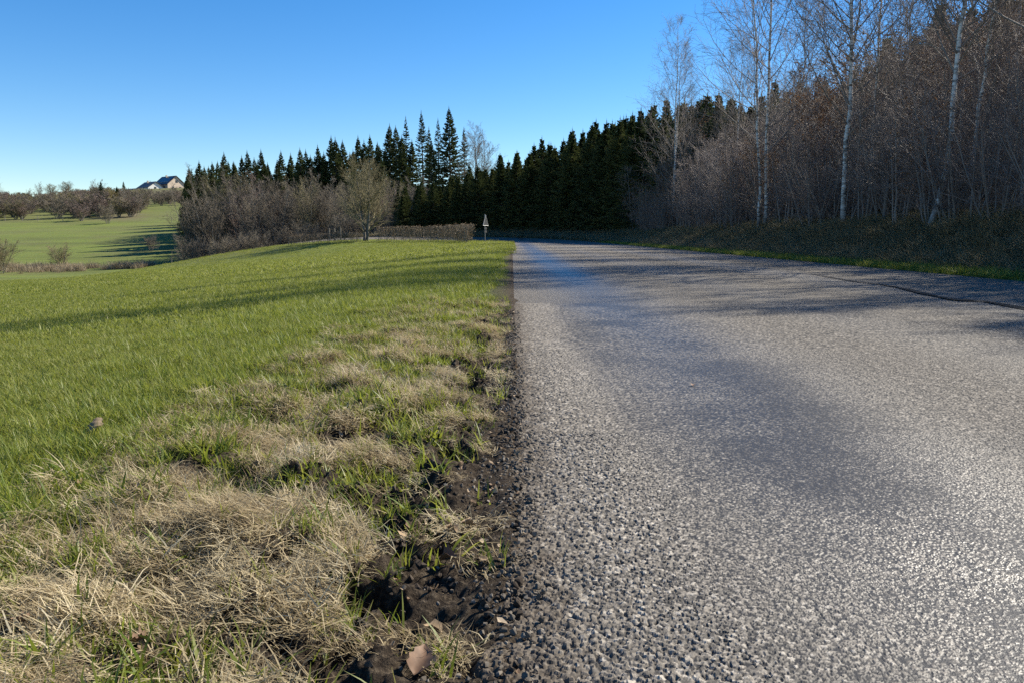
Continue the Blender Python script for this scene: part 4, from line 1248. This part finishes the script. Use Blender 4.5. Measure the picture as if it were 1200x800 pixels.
# ------------------------------------------------------------------ small things lying about
def leaf_mesh(seed, L, mat):
    rg = np.random.default_rng(seed)
    n = 9
    t = np.linspace(0, 1, n)
    w = L * .33 * np.sin(t ** .8 * math.pi) ** .8 * (1 + .13 * np.sin(t * 23 + seed) + .1 * rg.normal(0, 1, n)) + .0008
    curl = rg.uniform(1.0, 2.6); bend = rg.uniform(-.6, .8)
    V = []
    for i in range(n):
        for u in (-1, -.5, 0, .5, 1):
            x = (t[i] - .5) * L; y = u * w[i] + .06 * L * math.sin(3 * t[i] + seed)
            z = curl * (u * w[i]) ** 2 / L * 1.6 + bend * (t[i] - .5) ** 2 * L * .5 + .002 + rg.normal(0, .0006)
            V.append((x, y, z))
    V = np.array(V); m = len(V)
    Q = grid_faces(5, n)
    V2 = V - np.array([0, 0, .0006])
    return build_mesh("dry_leaf", np.concatenate([V, V2]), np.concatenate([Q, Q[:, ::-1] + m]), None, [mat], True)
LEAVES = [(480, 637, .06, 'leaf_a', "crinkled tan leaf at the rim of the dark hole"), (548, 622, .045, 'leaf_a', "pale leaf lying where the soil meets the tarmac"),
          (526, 662, .045, 'leaf_b', "brown curled leaf on the bare soil strip"), (508, 747, .045, 'leaf_a', "pale tan leaf flat on the soil near the road edge"),
          (492, 783, .06, 'leaf_b', "reddish brown leaf tucked under grass blades by the road"), (376, 618, .05, 'leaf_a', "bleached leaf on the straw mat"),
          (331, 702, .05, 'leaf_a', "bleached broad leaf among straw on the verge"), (68, 724, .05, 'leaf_b', "orange-brown leaf standing in the straw"),
          (26, 741, .04, 'leaf_b', "small pinkish brown leaf in straw"), (95, 571, .03, 'leaf_b', "small orange leaf in the green grass"),
          (400, 535, .06, 'leaf_a', "tan leaf on the pale straw hummock"), (247, 703, .07, 'leaf_a', "long split straw-coloured leaf on dark soil"),
          (812, 451, .05, 'leaf_b', "dark leaf lying out on the tarmac"), (160, 762, .04, 'leaf_b', "dull brown leaf deep in straw"), (530, 628, .03, 'leaf_a', "tiny yellowish leaf between soil clods")]
for i, (px, py, L, mt, lab) in enumerate(LEAVES):
    p = on_plane(px, py, -.01)
    for _ in range(3):
        p = on_plane(px, py, float(ground_z(p[:1], p[1:2])[0]) if p[0] < 0 else .003)
    o = link("dry_leaf", leaf_mesh(300 + i, L * .8, M[mt]), label=lab, cat="leaf", group="dry leaves", loc=(p[0], p[1], p[2] + .012 * (p[0] < 0) + .002))
    o.rotation_euler = (pr.uniform(-.3, .3) * (p[0] < 0), pr.uniform(-.5, -.1) * (p[0] < 0), pr.uniform(0, 6.28))
    if p[0] > 0: o.scale = (.7, .7, .3)

# curled piece of bark in the grass
p = on_plane(117, 515, -.02)
for _ in range(3): p = on_plane(117, 515, float(ground_z(p[:1], p[1:2])[0]))
n, kk = 12, 9
V = []
for th in (0, .008):
    for i in range(n):
        a = -1.25 + 2.3 * i / (n - 1)
        for j in range(kk):
            u = (j / (kk - 1) - .5) * .055
            r_ = .027 - th * .7 + .004 * math.sin(j * 1.7 + i) * (th == 0)
            V.append((r_ * math.sin(a) * 1.15, u + .012 * math.sin(a), r_ * math.cos(a) * .8 + .02))
V = np.array(V); m = n * kk
Q = grid_faces(kk, n); Q = np.concatenate([Q, Q[:, ::-1] + m])
rim = [i for i in range(kk)] + [i * kk + kk - 1 for i in range(1, n)] + [m - 1 - i for i in range(1, kk)] + [i * kk for i in range(n - 2, 0, -1)]
Q = np.concatenate([Q, [(rim[i], rim[(i + 1) % len(rim)], rim[(i + 1) % len(rim)] + m, rim[i] + m) for i in range(len(rim))]])
o = link("bark_piece", build_mesh("bark_piece", V, Q, None, [M['bark_chunk']], True), label="curled piece of bark sticking up from the green grass", cat="bark", loc=(p[0], p[1], p[2] + .03))
o.rotation_euler = (.5, -.3, R(20))
o.scale = (.75, .75, .75)
